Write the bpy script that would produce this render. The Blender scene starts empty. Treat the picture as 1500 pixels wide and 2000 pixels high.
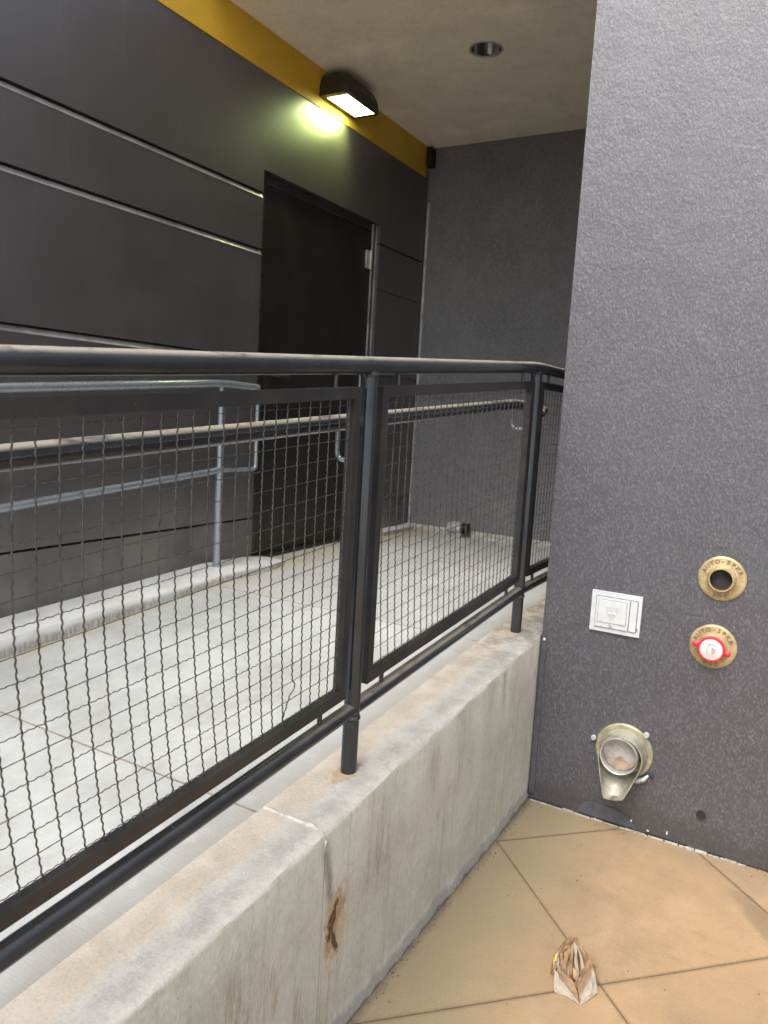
import bpy, bmesh, math, random
from mathutils import Vector, Matrix
R = math.radians
S = bpy.context.scene
COL = S.collection
rnd = random.Random(7)

# ------------------------------------------------------------------ camera
cam_d = bpy.data.cameras.new('camera')
cam = bpy.data.objects.new('camera', cam_d)
COL.objects.link(cam)
r_ = Vector((0.86622893, 0.49638183, 0.05703086))
u_ = Vector((-0.11421216, 0.08559315, 0.98976229))
f_ = Vector((-0.48641857, 0.86387435, -0.13083611))
M = Matrix((( r_.x, u_.x, -f_.x, 0.0), (r_.y, u_.y, -f_.y, 0.0), (r_.z, u_.z, -f_.z, 1.5), (0, 0, 0, 1)))
cam.matrix_world = M
cam_d.sensor_fit = 'HORIZONTAL'
cam_d.sensor_width = 36.0
cam_d.lens = 36.0 * 1481.85 / 1500.0
cam_d.clip_start = 0.02
cam_d.clip_end = 2000
cam_d.dof.use_dof = True
cam_d.dof.focus_distance = 1.75
cam_d.dof.aperture_fstop = 9.0
S.camera = cam

# ------------------------------------------------------------------ world, sun, exposure
SUN_EL, SUN_AZ = 54.0, 184.0        # azimuth clockwise from +Y
W = bpy.data.worlds.new('World'); S.world = W; W.use_nodes = True
nt = W.node_tree
bg = nt.nodes['Background']
sky = nt.nodes.new('ShaderNodeTexSky')
sky.sky_type = 'NISHITA'; sky.sun_disc = False
sky.sun_elevation = R(SUN_EL); sky.sun_rotation = R(SUN_AZ)
sky.air_density = 1.0; sky.dust_density = 4.0; sky.ozone_density = 1.0
hs = nt.nodes.new('ShaderNodeHueSaturation'); hs.inputs['Saturation'].default_value = 0.45
nt.links.new(sky.outputs[0], hs.inputs['Color'])
nt.links.new(hs.outputs[0], bg.inputs[0])
bg.inputs[1].default_value = 0.15
sd = bpy.data.lights.new('sun', 'SUN'); so = bpy.data.objects.new('sun', sd); COL.objects.link(so)
sd.energy = 1.4; sd.angle = R(36); sd.color = (1.0, 0.965, 0.91)
dirv = Vector((math.sin(R(SUN_AZ)) * math.cos(R(SUN_EL)), math.cos(R(SUN_AZ)) * math.cos(R(SUN_EL)), math.sin(R(SUN_EL))))
so.rotation_euler = (-dirv).to_track_quat('-Z', 'Y').to_euler()
so.location = dirv * 20
S.view_settings.view_transform = 'Standard'
S.view_settings.look = 'None'
S.view_settings.exposure = 1.2
S.view_settings.gamma = 1.0
S.view_settings.use_curve_mapping = False

# ------------------------------------------------------------------ material builder
class NB:
    def __init__(s, name, rough=0.6, metal=0.0, spec=0.5):
        s.m = bpy.data.materials.new(name); s.m.use_nodes = True
        s.t = s.m.node_tree; s.n = s.t.nodes; s.l = s.t.links
        s.b = s.n['Principled BSDF']
        s.b.inputs['Roughness'].default_value = rough
        s.b.inputs['Metallic'].default_value = metal
        s.b.inputs['Specular IOR Level'].default_value = spec
        g = s.n.new('ShaderNodeNewGeometry'); s.pos = g.outputs['Position']; s.nor = g.outputs['Normal']
        s.sep = s.n.new('ShaderNodeSeparateXYZ'); s.l.new(s.pos, s.sep.inputs[0])
        s.sn = s.n.new('ShaderNodeSeparateXYZ'); s.l.new(s.nor, s.sn.inputs[0])
        s.x, s.y, s.z = s.sep.outputs[0], s.sep.outputs[1], s.sep.outputs[2]
        s.nz = s.sn.outputs[2]
    def put(s, sock, v):
        if isinstance(v, (int, float)): sock.default_value = v
        elif isinstance(v, (tuple, list)):
            sock.default_value = tuple(v) + ((1.0,) if len(v) == 3 and len(sock.default_value) == 4 else ())
        else: s.l.new(v, sock)
    def vec(s, sc=(1, 1, 1), off=(0, 0, 0)):
        m = s.n.new('ShaderNodeMapping'); s.l.new(s.pos, m.inputs[0])
        m.inputs['Scale'].default_value = sc; m.inputs['Location'].default_value = off
        return m.outputs[0]
    def noise(s, scale, detail=4, rough=0.55, sc=(1, 1, 1), off=(0, 0, 0), dist=0.0):
        n = s.n.new('ShaderNodeTexNoise'); s.l.new(s.vec(sc, off), n.inputs['Vector'])
        n.inputs['Scale'].default_value = scale; n.inputs['Detail'].default_value = detail
        n.inputs['Roughness'].default_value = rough; n.inputs['Distortion'].default_value = dist
        return n.outputs['Fac']
    def voro(s, scale, sc=(1, 1, 1), feature='F1'):
        n = s.n.new('ShaderNodeTexVoronoi'); n.feature = feature
        s.l.new(s.vec(sc), n.inputs['Vector']); n.inputs['Scale'].default_value = scale
        return n.outputs['Distance']
    def ma(s, op, a, b=0.0, c=0.0, clamp=False):
        n = s.n.new('ShaderNodeMath'); n.operation = op; n.use_clamp = clamp
        s.put(n.inputs[0], a); s.put(n.inputs[1], b); s.put(n.inputs[2], c)
        return n.outputs[0]
    def ramp(s, v, a, b, lo=0.0, hi=1.0):          # smooth map a..b -> lo..hi
        n = s.n.new('ShaderNodeMapRange'); n.interpolation_type = 'SMOOTHSTEP'
        s.put(n.inputs[0], v)
        if a <= b: n.inputs[1].default_value, n.inputs[2].default_value, n.inputs[3].default_value, n.inputs[4].default_value = a, b, lo, hi
        else: n.inputs[1].default_value, n.inputs[2].default_value, n.inputs[3].default_value, n.inputs[4].default_value = b, a, hi, lo
        return n.outputs[0]
    def mix(s, f, a, b, mode='MIX'):
        n = s.n.new('ShaderNodeMix'); n.data_type = 'RGBA'; n.blend_type = mode
        s.put(n.inputs[0], f); s.put(n.inputs[6], a); s.put(n.inputs[7], b)
        return n.outputs[2]
    def color(s, c): s.put(s.b.inputs['Base Color'], c); return s
    def rough(s, v): s.put(s.b.inputs['Roughness'], v); return s
    def bump(s, h, strength=0.3, dist=0.002):
        n = s.n.new('ShaderNodeBump'); n.inputs['Strength'].default_value = strength
        n.inputs['Distance'].default_value = dist; s.l.new(h, n.inputs['Height'])
        s.l.new(n.outputs[0], s.b.inputs['Normal']); return s
    def bell(s, v, c, w):                          # 1 at c, 0 beyond c +- w
        return s.ramp(s.ma('ABSOLUTE', s.ma('SUBTRACT', v, c)), 0.0, w, 1.0, 0.0)
    def oval(s, cy, cz, wy, wz, nscale=40, namp=0.6, y=None, z=None):
        y = y or s.y; z = z or s.z
        a = s.ma('DIVIDE', s.ma('SUBTRACT', y, cy), wy); b = s.ma('DIVIDE', s.ma('SUBTRACT', z, cz), wz)
        d = s.ma('SQRT', s.ma('ADD', s.ma('MULTIPLY', a, a), s.ma('MULTIPLY', b, b)))
        nn = s.ma('MULTIPLY', s.ma('SUBTRACT', s.noise(nscale, 4, 0.65), 0.5), namp * 2)
        return s.ramp(s.ma('ADD', d, nn), 1.0, 0.55, 0.0, 1.0)

def zt(y): return 0.588 + 0.0735 * (min(y, 2.80) - 1.6)          # top of the low concrete wall
def zr(y): return zt(y) - 0.018                                    # ramp / landing surface
XW = -2.61                                                         # dark wall plane
YS = 2.814                                                         # front stucco plane
XF = -0.851                                                        # face of low concrete wall
YJ = 1.334                                                         # expansion joint

def m_concrete():
    b = NB('cast_concrete', 0.85, spec=0.3)
    base = b.mix(b.ramp(b.noise(3.0, 6, 0.65), 0.38, 0.62), (0.43, 0.42, 0.365), (0.35, 0.342, 0.29))
    base = b.mix(b.ramp(b.noise(14, 6, 0.7, off=(3, 1, 0)), 0.5, 0.72, 0, 0.45), base, (0.52, 0.515, 0.49))
    face = b.ramp(b.nz, 0.55, 0.3)
    # run-down streaks on the upright face
    st = b.noise(1.0, 5, 0.65, sc=(9, 42, 2.2), off=(0, 2, 0))
    base = b.mix(b.ma('MULTIPLY', b.ramp(st, 0.5, 0.72, 0, 0.5), face), base, (0.26, 0.235, 0.165))
    st2 = b.noise(1.0, 5, 0.7, sc=(9, 60, 3.0), off=(5, 7, 2))
    base = b.mix(b.ma('MULTIPLY', b.ramp(st2, 0.56, 0.75, 0, 0.5), face), base, (0.5, 0.5, 0.47))
    # darker mottling
    base = b.mix(b.ramp(b.noise(7, 5, 0.6, off=(1, 9, 3)), 0.55, 0.75, 0, 0.35), base, (0.27, 0.265, 0.235))
    # buff band on the inner part of the top
    edge = b.ma('ADD', b.x, b.ma('MULTIPLY', b.ma('SUBTRACT', b.noise(9, 4), 0.5), 0.05))
    top = b.ramp(b.nz, 0.75, 0.95)
    buff = b.ma('MULTIPLY', b.ramp(edge, -0.925, -0.955), top)
    base = b.mix(b.ma('MULTIPLY', buff, 0.9), base, b.mix(b.ramp(b.noise(11, 5), 0.4, 0.65), (0.43, 0.365, 0.295), (0.50, 0.44, 0.365)))
    gr = b.ma('MULTIPLY', b.ma('SUBTRACT', 1.0, b.ramp(edge, -0.925, -0.955)), b.ramp(b.nz, 0.35, 0.7))
    base = b.mix(b.ma('MULTIPLY', gr, 0.75), base, b.mix(b.ramp(b.noise(16, 6, 0.7), 0.4, 0.65), (0.43, 0.42, 0.39), (0.33, 0.32, 0.295)))
    base = b.mix(b.ma('MULTIPLY', b.ma('MULTIPLY', gr, b.ramp(b.noise(12, 6, 0.75, off=(4, 4, 4)), 0.52, 0.7)), 0.35), base, (0.22, 0.215, 0.195))
    # far end of the top: greenish grime
    base = b.mix(b.ma('MULTIPLY', b.ma('MULTIPLY', b.ramp(b.y, 2.2, 2.8), b.ramp(b.noise(13, 5, 0.7, off=(7, 0, 0)), 0.42, 0.6)), b.ma('MULTIPLY', b.ramp(b.nz, 0.3, 0.6), 0.7)), base, (0.17, 0.155, 0.115))
    # grey splash band along the foot
    wob = b.ma('ADD', b.z, b.ma('MULTIPLY', b.ma('SUBTRACT', b.noise(10, 5, 0.6, sc=(1, 1, 0.4)), 0.5), 0.07))
    base = b.mix(b.ma('MULTIPLY', b.ramp(wob, 0.058, 0.03), 0.85), base, (0.2, 0.195, 0.18))
    base = b.mix(b.ma('MULTIPLY', b.ramp(wob, 0.018, 0.008), 0.8), base, (0.075, 0.065, 0.05))
    # crack stain below the joint
    cr = b.ma('ADD', b.y, b.ma('MULTIPLY', b.ma('SUBTRACT', b.noise(7, 4, 0.6, off=(2, 2, 0)), 0.5), 0.05))
    drift = b.ma('ADD', cr, b.ma('MULTIPLY', b.ma('SUBTRACT', b.z, 0.56), 0.22))
    zz = b.ma('MULTIPLY', b.ramp(b.z, 0.30, 0.40), b.ramp(b.z, 0.58, 0.50))
    base = b.mix(b.ma('MULTIPLY', b.ma('MULTIPLY', b.bell(drift, YJ - 0.005, 0.026), zz), 0.85), base, (0.155, 0.14, 0.11))
    # rusty spall with runs
    base = b.mix(b.ma('MULTIPLY', b.ma('MULTIPLY', b.oval(1.392, 0.31, 0.055, 0.12, 34, 1.0), 0.75), face), base, (0.40, 0.30, 0.17))
    tilt = b.ma('ADD', b.y, b.ma('MULTIPLY', b.ma('SUBTRACT', b.z, 0.318), -0.32))
    rm1 = b.ma('MULTIPLY', b.oval(1.378, 0.325, 0.017, 0.050, 48, 1.15, y=tilt), face)
    halo = b.ma('MULTIPLY', b.ma('MULTIPLY', b.oval(1.385, 0.315, 0.034, 0.085, 30, 1.2, y=tilt), face), 0.6)
    base = b.mix(halo, base, (0.25, 0.13, 0.055))
    base = b.mix(rm1, base, b.mix(b.ramp(b.noise(90, 4), 0.4, 0.65), (0.13, 0.045, 0.016), (0.035, 0.015, 0.009)))
    tilt2 = b.ma('ADD', b.y, b.ma('MULTIPLY', b.ma('SUBTRACT', b.z, 0.28), 0.5))
    base = b.mix(b.ma('MULTIPLY', b.oval(1.384, 0.275, 0.013, 0.055, 50, 0.8, y=tilt2), face), base, (0.055, 0.02, 0.01))
    run = b.noise(1.0, 3, 0.5, sc=(9, 150, 1.0))
    base = b.mix(b.ma('MULTIPLY', b.ma('MULTIPLY', b.oval(1.37, 0.16, 0.055, 0.17, 8, 0.2), b.ramp(run, 0.5, 0.66)), 0.7), base, (0.36, 0.23, 0.09))
    # yellow-brown drips left and right of it
    fine = b.ramp(b.noise(1.0, 5, 0.7, sc=(9, 120, 9), off=(1, 3, 0)), 0.42, 0.62)
    for (cy, cz, wy, wz) in ((1.60, 0.43, 0.045, 0.17), (1.17, 0.30, 0.03, 0.09), (1.04, 0.34, 0.035, 0.12), (1.08, 0.15, 0.06, 0.22), (1.25, 0.12, 0.05, 0.16), (1.9, 0.5, 0.04, 0.12)):
        base = b.mix(b.ma('MULTIPLY', b.ma('MULTIPLY', b.ma('MULTIPLY', b.oval(cy, cz, wy, wz, 18, 0.7), face), fine), 0.6), base, (0.24, 0.185, 0.11))
    # faint form ring marks
    for (cy, cz, r0) in ((1.47, 0.35, 0.055), (1.46, 0.475, 0.045)):
        a = b.ma('SUBTRACT', b.y, cy); c = b.ma('SUBTRACT', b.z, cz)
        d = b.ma('SQRT', b.ma('ADD', b.ma('MULTIPLY', a, a), b.ma('MULTIPLY', c, c)))
        d = b.ma('ADD', d, b.ma('MULTIPLY', b.ma('SUBTRACT', b.noise(12, 3), 0.5), 0.03))
        base = b.mix(b.ma('MULTIPLY', b.ma('MULTIPLY', b.bell(d, r0, 0.006), b.ramp(b.noise(9, 2, off=(0, 5, 1)), 0.4, 0.6)), b.ma('MULTIPLY', face, 0.28)), base, (0.22, 0.21, 0.19))
    # rust round the post feet
    for py, k in ((1.575, 1.0), (2.79, 0.6), (0.355, 0.8)):
        ov = b.oval(-0.948, py - 0.014, 0.042, 0.070, 45, 1.1, y=b.x, z=b.y)
        base = b.mix(b.ma('MULTIPLY', b.ma('MULTIPLY', ov, b.ramp(b.z, zt(py) - 0.03, zt(py) - 0.02)), 0.6 * k), base, (0.33, 0.215, 0.09))
    fg = b.noise(1.0, 4, 0.7, sc=(150, 190, 70))
    base = b.mix(b.ramp(fg, 0.5, 0.7, 0, 0.35), base, (0.22, 0.21, 0.175))
    base = b.mix(b.ramp(fg, 0.48, 0.32, 0, 0.3), base, (0.55, 0.54, 0.50))
    # pits
    pits = b.ramp(b.voro(42), 0.085, 0.04)
    pits = b.ma('MULTIPLY', pits, b.ramp(b.noise(6, 2, off=(9, 9, 9)), 0.55, 0.62))
    base = b.mix(b.ma('MULTIPLY', pits, 0.8), base, (0.09, 0.08, 0.065))
    b.color(base)
    h = b.ma('ADD', b.ma('MULTIPLY', b.noise(60, 6, 0.7), 0.6), b.ma('MULTIPLY', b.noise(12, 4), 1.2))
    h = b.ma('SUBTRACT', h, b.ma('ADD', b.ma('MULTIPLY', pits, 0.6), b.ma('MULTIPLY', rm1, 2.5)))
    b.bump(h, 0.55, 0.0035)
    return b.m

def m_ramp():
    b = NB('ramp_concrete', 0.82, spec=0.3)
    base = b.mix(b.ramp(b.noise(2.2, 6, 0.6), 0.35, 0.65), (0.395, 0.405, 0.40), (0.30, 0.307, 0.30))
    base = b.mix(b.ramp(b.noise(16, 5, 0.7), 0.5, 0.75, 0, 0.4), base, (0.46, 0.47, 0.465))
    far = b.ma('MULTIPLY', b.ramp(b.y, 1.9, 3.6), b.ramp(b.noise(2.5, 4, off=(3, 3, 0)), 0.3, 0.6))
    base = b.mix(b.ma('MULTIPLY', far, 0.45), base, (0.33, 0.325, 0.305))
    base = b.mix(b.ramp(b.noise(8, 7, 0.75, sc=(1, 0.5, 1), off=(6, 1, 0)), 0.5, 0.72, 0, 0.45), base, (0.24, 0.235, 0.215))
    sp = b.ramp(b.voro(120), 0.16, 0.08)
    base = b.mix(b.ma('MULTIPLY', b.ma('MULTIPLY', sp, b.ramp(b.noise(4, 3, off=(2, 0, 5)), 0.45, 0.65)), 0.45), base, (0.25, 0.25, 0.23))
    # dirt collected along the low concrete wall and along the left kerb
    wob = b.ma('ADD', b.x, b.ma('MULTIPLY', b.ma('SUBTRACT', b.noise(7, 5, 0.65), 0.5), 0.12))
    base = b.mix(b.ma('MULTIPLY', b.ramp(wob, -1.13, -1.05), 0.55), base, (0.3, 0.28, 0.24))
    base = b.mix(b.ma('MULTIPLY', b.ramp(wob, -2.30, -2.38), 0.6), base, (0.33, 0.29, 0.2))
    for (cx, cy, r0) in ((-2.15, 2.78, 0.35), (-1.2, 2.0, 0.25), (-2.35, 4.7, 0.4)):
        base = b.mix(b.ma('MULTIPLY', b.oval(cx, cy, r0, r0 * 0.6, 6, 0.5, y=b.x, z=b.y), 0.4), base, (0.37, 0.355, 0.31))
    b.color(base)
    broom = b.noise(1.0, 3, 0.6, sc=(6, 260, 6))
    b.bump(b.ma('ADD', b.ma('MULTIPLY', broom, 0.8), b.noise(120, 4, 0.7)), 0.6, 0.0025)
    return b.m

def m_kerb():
    b = NB('kerb_concrete', 0.8, spec=0.3)
    base = b.mix(b.ramp(b.noise(5, 6, 0.6), 0.35, 0.65), (0.50, 0.505, 0.495), (0.42, 0.42, 0.405))
    rel = b.ma('SUBTRACT', b.z, b.ma('ADD', b.ma('MULTIPLY', b.y, 0.0735), 0.4524))
    side = b.ma('MULTIPLY', b.ramp(b.nz, 0.75, 0.4), b.ramp(b.ma('ADD', rel, b.ma('MULTIPLY', b.ma('SUBTRACT', b.noise(26, 4), 0.5), 0.03)), 0.045, 0.02))
    st = b.noise(1.0, 5, 0.7, sc=(30, 110, 25))
    k = b.ma('MULTIPLY', side, b.ramp(st, 0.32, 0.6))
    k = b.ma('MULTIPLY', k, b.ramp(b.noise(2.2, 2, off=(0, 3.3, 0)), 0.36, 0.55))
    base = b.mix(b.ma('MULTIPLY', k, 0.85), base, (0.23, 0.205, 0.14))
    base = b.mix(b.ramp(b.noise(30, 4, off=(3, 0, 0)), 0.6, 0.75, 0, 0.4), base, (0.36, 0.35, 0.33))
    b.color(base); b.bump(b.noise(70, 5, 0.7), 0.4, 0.003)
    return b.m

def m_floor():
    b = NB('buff_paving', 0.72, spec=0.35)
    base = b.mix(b.ramp(b.noise(2.4, 5, 0.6), 0.33, 0.68), (0.325, 0.213, 0.112), (0.245, 0.17, 0.10))
    base = b.mix(b.ramp(b.noise(6, 7, 0.7, off=(5, 2, 0)), 0.45, 0.7, 0, 0.7), base, (0.35, 0.245, 0.145))
    base = b.mix(b.ramp(b.noise(13, 7, 0.75, off=(0, 7, 0)), 0.5, 0.72, 0, 0.5), base, (0.20, 0.145, 0.085))
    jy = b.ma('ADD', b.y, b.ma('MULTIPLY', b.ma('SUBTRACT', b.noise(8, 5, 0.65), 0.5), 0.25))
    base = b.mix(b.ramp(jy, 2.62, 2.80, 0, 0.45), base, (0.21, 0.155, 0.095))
    # greenish grey dirt along the concrete wall
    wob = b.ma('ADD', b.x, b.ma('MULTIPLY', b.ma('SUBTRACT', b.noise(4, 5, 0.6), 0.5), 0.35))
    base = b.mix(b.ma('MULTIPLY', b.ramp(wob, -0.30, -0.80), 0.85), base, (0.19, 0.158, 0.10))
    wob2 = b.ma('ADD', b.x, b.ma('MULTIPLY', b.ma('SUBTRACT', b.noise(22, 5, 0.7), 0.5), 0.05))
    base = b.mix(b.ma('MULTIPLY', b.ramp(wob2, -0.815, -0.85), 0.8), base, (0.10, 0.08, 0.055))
    # dark damp patch at right, by the joint
    base = b.mix(b.ma('MULTIPLY', b.oval(0.075, 2.44, 0.075, 0.22, 9, 0.35, y=b.ma('ADD', b.x, b.ma('MULTIPLY', b.ma('SUBTRACT', b.y, 2.44), 0.72)), z=b.y), 0.6), base, (0.16, 0.115, 0.07))
    for (ex, ey, g0) in ((-math.sin(R(44.8)), math.cos(R(44.8)), 1.630), (math.cos(R(44.8)), math.sin(R(44.8)), 1.130)):
        u = b.ma('ADD', b.ma('MULTIPLY', b.x, ex), b.ma('MULTIPLY', b.y, ey))
        fr_ = b.ma('FRACT', b.ma('ADD', b.ma('DIVIDE', b.ma('SUBTRACT', u, g0), 0.698), 20.5))
        d_ = b.ma('MULTIPLY', b.ma('ABSOLUTE', b.ma('SUBTRACT', fr_, 0.5)), 0.698)
        d_ = b.ma('ADD', d_, b.ma('MULTIPLY', b.ma('SUBTRACT', b.noise(25, 5, 0.7), 0.5), 0.012))
        base = b.mix(b.ma('MULTIPLY', b.ramp(d_, 0.012, 0.002), 0.5), base, (0.13, 0.09, 0.055))
    # gum spots and speckles
    sp = b.ma('MULTIPLY', b.ramp(b.voro(9, sc=(1, 1, 0.01)), 0.07, 0.035), b.ramp(b.noise(3, 2, off=(1, 1, 0)), 0.5, 0.56))
    base = b.mix(b.ma('MULTIPLY', sp, 0.65), base, (0.12, 0.085, 0.05))
    fs = b.ramp(b.noise(210, 3, 0.7), 0.56, 0.72, 0, 0.35)
    base = b.mix(fs, base, (0.52, 0.40, 0.26))
    fd = b.ramp(b.noise(170, 3, 0.7, off=(4, 4, 4)), 0.57, 0.72, 0, 0.4)
    base = b.mix(fd, base, (0.2, 0.13, 0.065))
    b.color(base)
    b.rough(b.ramp(b.noise(9, 4), 0.3, 0.7, 0.62, 0.82))
    b.bump(b.ma('ADD', b.noise(220, 4, 0.75), b.ma('MULTIPLY', b.noise(18, 4), 0.8)), 0.4, 0.002)
    return b.m

def m_stucco(name, c1, c2, speck, sheen=0.9, bs=0.5, rg=0.44):
    b = NB(name, rg, spec=sheen)
    if sheen > 0.8: b.b.inputs['Coat Weight'].default_value = 0.35; b.b.inputs['Coat Roughness'].default_value = 0.4
    base = b.mix(b.ramp(b.noise(1.6, 4, 0.55), 0.3, 0.7), c1, c2)
    base = b.mix(b.ramp(b.noise(5.5, 5, 0.6, off=(2, 0, 1)), 0.45, 0.7, 0, 0.4), base, tuple(0.8 * v for v in c2))
    g1 = b.noise(170, 3, 0.65, sc=(1, 1, 0.5))
    base = b.mix(b.ramp(g1, 0.47, 0.66, 0, 0.62), base, speck)
    base = b.mix(b.ramp(b.noise(190, 3, 0.65, sc=(1, 1, 0.5), off=(3, 3, 3)), 0.48, 0.66, 0, 0.5), base, tuple(0.5 * v for v in c1))
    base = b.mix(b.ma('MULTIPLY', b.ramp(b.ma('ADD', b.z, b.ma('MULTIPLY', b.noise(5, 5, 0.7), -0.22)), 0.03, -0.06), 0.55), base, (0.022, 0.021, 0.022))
    stv = b.noise(1.0, 4, 0.6, sc=(7, 7, 0.9), off=(0, 0, 3))
    base = b.mix(b.ramp(stv, 0.5, 0.72, 0, 0.28), base, tuple(0.6 * v for v in c1))
    base = b.mix(b.ramp(b.noise(3.2, 4, 0.6, off=(8, 1, 2)), 0.52, 0.75, 0, 0.3), base, tuple(1.5 * v for v in c1))
    b.color(base)
    h = b.ma('ADD', b.ma('MULTIPLY', g1, 0.9), b.ma('MULTIPLY', b.noise(85, 5, 0.7, sc=(1, 1, 0.6)), 0.7))
    h = b.ma('ADD', h, b.ma('MULTIPLY', b.noise(9, 3, 0.5), 1.5))
    b.bump(h, bs, 0.0042)
    return b.m

def m_painted_wall():
    b = NB('dark_painted_panel', 0.42, spec=0.7)
    b.b.inputs['Coat Weight'].default_value = 1.0; b.b.inputs['Coat Roughness'].default_value = 0.33; b.b.inputs['Coat IOR'].default_value = 1.6
    base = b.mix(b.ramp(b.noise(1.3, 4), 0.35, 0.65), (0.056, 0.050, 0.049), (0.047, 0.042, 0.041))
    base = b.mix(b.ramp(b.noise(5, 5, 0.65, sc=(1, 1, 1)), 0.5, 0.75, 0, 0.35), base, (0.075, 0.069, 0.067))
    # splash dirt low down, hand scuffs
    low = b.ma('MULTIPLY', b.ramp(b.z, 1.15, 0.8), b.ramp(b.noise(3.4, 4, off=(1, 1, 1)), 0.42, 0.62))
    base = b.mix(b.ma('MULTIPLY', low, 0.6), base, (0.14, 0.13, 0.112))
    sc = b.ramp(b.noise(1.0, 3, 0.6, sc=(1, 34, 9), off=(0, 6, 0)), 0.74, 0.78)
    base = b.mix(b.ma('MULTIPLY', sc, 0.5), base, (0.19, 0.18, 0.17))
    dr = b.noise(1.0, 4, 0.6, sc=(1, 26, 1.3), off=(0, 1, 0))
    base = b.mix(b.ma('MULTIPLY', b.ramp(dr, 0.55, 0.75), b.ramp(b.noise(2.0, 3, off=(0, 2, 2)), 0.4, 0.6, 0, 0.4)), base, (0.10, 0.092, 0.085))
    b.color(base)
    b.rough(b.ramp(b.noise(3, 5, 0.6, off=(4, 0, 0)), 0.3, 0.7, 0.36, 0.50))
    b.bump(b.ma('ADD', b.noise(2.2, 3), b.ma('MULTIPLY', b.noise(90, 4), 0.07)), 0.25, 0.006)
    return b.m

def m_plain(name, c, rough=0.5, metal=0.0, var=0.25, scale=18, spec=0.5, bump=0.0):
    b = NB(name, rough, metal, spec)
    d = tuple(v * (1 - var) for v in c); l = tuple(min(1, v * (1 + var * 0.5)) for v in c)
    b.color(b.mix(b.ramp(b.noise(scale, 5, 0.65), 0.35, 0.68), l, d))
    b.rough(b.ramp(b.noise(scale * 1.7, 4, off=(1, 2, 3)), 0.3, 0.7, max(0.03, rough - 0.07), min(1, rough + 0.1)))
    if bump: b.bump(b.noise(scale * 4, 4), 0.4, bump)
    return b.m

def m_rail(name, dusty=0.85, ycut=None):
    b = NB(name, 0.27, 0.45, 0.6)
    if dusty < 0.2: b.b.inputs['Metallic'].default_value = 0.75
    base = b.mix(b.ramp(b.noise(11, 4), 0.4, 0.65), (0.034, 0.039, 0.045), (0.045, 0.050, 0.056)) if dusty > 0.2 else b.mix(b.ramp(b.noise(5, 4), 0.4, 0.65), (0.055, 0.064, 0.074), (0.07, 0.078, 0.088))
    dust = b.ma('MULTIPLY', b.ramp(b.nz, 0.45, 0.85), b.ramp(b.noise(6, 6, 0.75, sc=(2.5, 1, 2.5)), 0.26, 0.5))
    dust = b.ma('MULTIPLY', dust, dusty)
    if ycut: dust = b.ma('MULTIPLY', dust, b.ramp(b.ma('ADD', b.y, b.ma('MULTIPLY', b.ma('SUBTRACT', b.noise(5, 3), 0.5), 0.5)), ycut, ycut + 0.5, 0.12, 1.0))
    base = b.mix(dust, base, (0.38, 0.335, 0.265))
    chip = b.ramp(b.noise(70, 4, 0.7, sc=(1, 1, 0.6)), 0.70, 0.74)
    base = b.mix(b.ma('MULTIPLY', chip, 0.7), base, (0.3, 0.28, 0.24))
    b.color(base)
    b.rough(b.ma('ADD', b.ramp(b.noise(20, 4), 0.3, 0.7, 0.16, 0.24), b.ma('MULTIPLY', dust, 0.5)))
    b.bump(b.ma('ADD', b.noise(40, 3), b.ma('MULTIPLY', chip, -0.6)), 0.15, 0.001)
    return b.m

def m_frame_rust():
    b = NB('frame_paint', 0.42, 0.0, 0.5)
    base = b.mix(b.ramp(b.noise(9, 4), 0.4, 0.65), (0.017, 0.017, 0.018), (0.03, 0.028, 0.026))
    k = b.ramp(b.noise(26, 5, 0.75, sc=(1, 1, 0.7)), 0.62, 0.72)
    base = b.mix(b.ma('MULTIPLY', k, 0.8), base, (0.13, 0.055, 0.022))
    b.color(base); b.bump(b.noise(60, 4), 0.3, 0.001)
    return b.m

def m_emit(name, c, s):
    b = NB(name); b.b.inputs['Emission Color'].default_value = tuple(c) + (1,); b.b.inputs['Emission Strength'].default_value = s
    b.color(c); return b.m

MC = m_concrete(); MR = m_ramp(); MK = m_kerb(); MF = m_floor()
MS = m_stucco('plum_grey_stucco', (0.045, 0.0445, 0.055), (0.036, 0.0365, 0.0475), (0.122, 0.117, 0.130))
MB = m_stucco('charcoal_stucco', (0.150, 0.147, 0.156), (0.122, 0.120, 0.128), (0.23, 0.225, 0.235), 0.35, 0.6, 0.6)
MCEIL = m_stucco('beige_soffit_stucco', (0.80, 0.71, 0.55), (0.75, 0.665, 0.515), (0.82, 0.74, 0.59), 0.2, 0.35, 0.7)
MW = m_painted_wall()
MDOOR = m_plain('dark_brown_door_paint', (0.013, 0.0115, 0.011), 0.4, 0, 0.2, 4)
MFRM = m_plain('door_frame_paint', (0.024, 0.022, 0.021), 0.33, 0.0, 0.3, 12)
MYEL = m_plain('mustard_paint', (0.52, 0.31, 0.022), 0.5, 0, 0.12, 2.5)
MRAIL = m_rail('black_rail_paint'); MLOW = m_rail('dusty_low_rail_paint', 0.8, 1.2); MPOST = m_rail('black_post_paint', 0.1); MFR = m_frame_rust()
MWIRE = m_plain('dark_wire', (0.10, 0.096, 0.088), 0.28, 0.65, 0.4, 60)
MSTEEL = m_plain('bluish_handrail_paint', (0.30, 0.335, 0.365), 0.24, 0.6, 0.08, 5)
MBRASS = m_plain('aged_brass', (0.40, 0.31, 0.165), 0.48, 0.4, 0.3, 35, bump=0.0006)
MBRASSD = m_plain('brass_letter_shade', (0.20, 0.145, 0.07), 0.55, 0.3, 0.3, 60)
MDARK = m_plain('dark_pipe_bore', (0.03, 0.026, 0.024), 0.7, 0.1, 0.5, 30)
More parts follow.
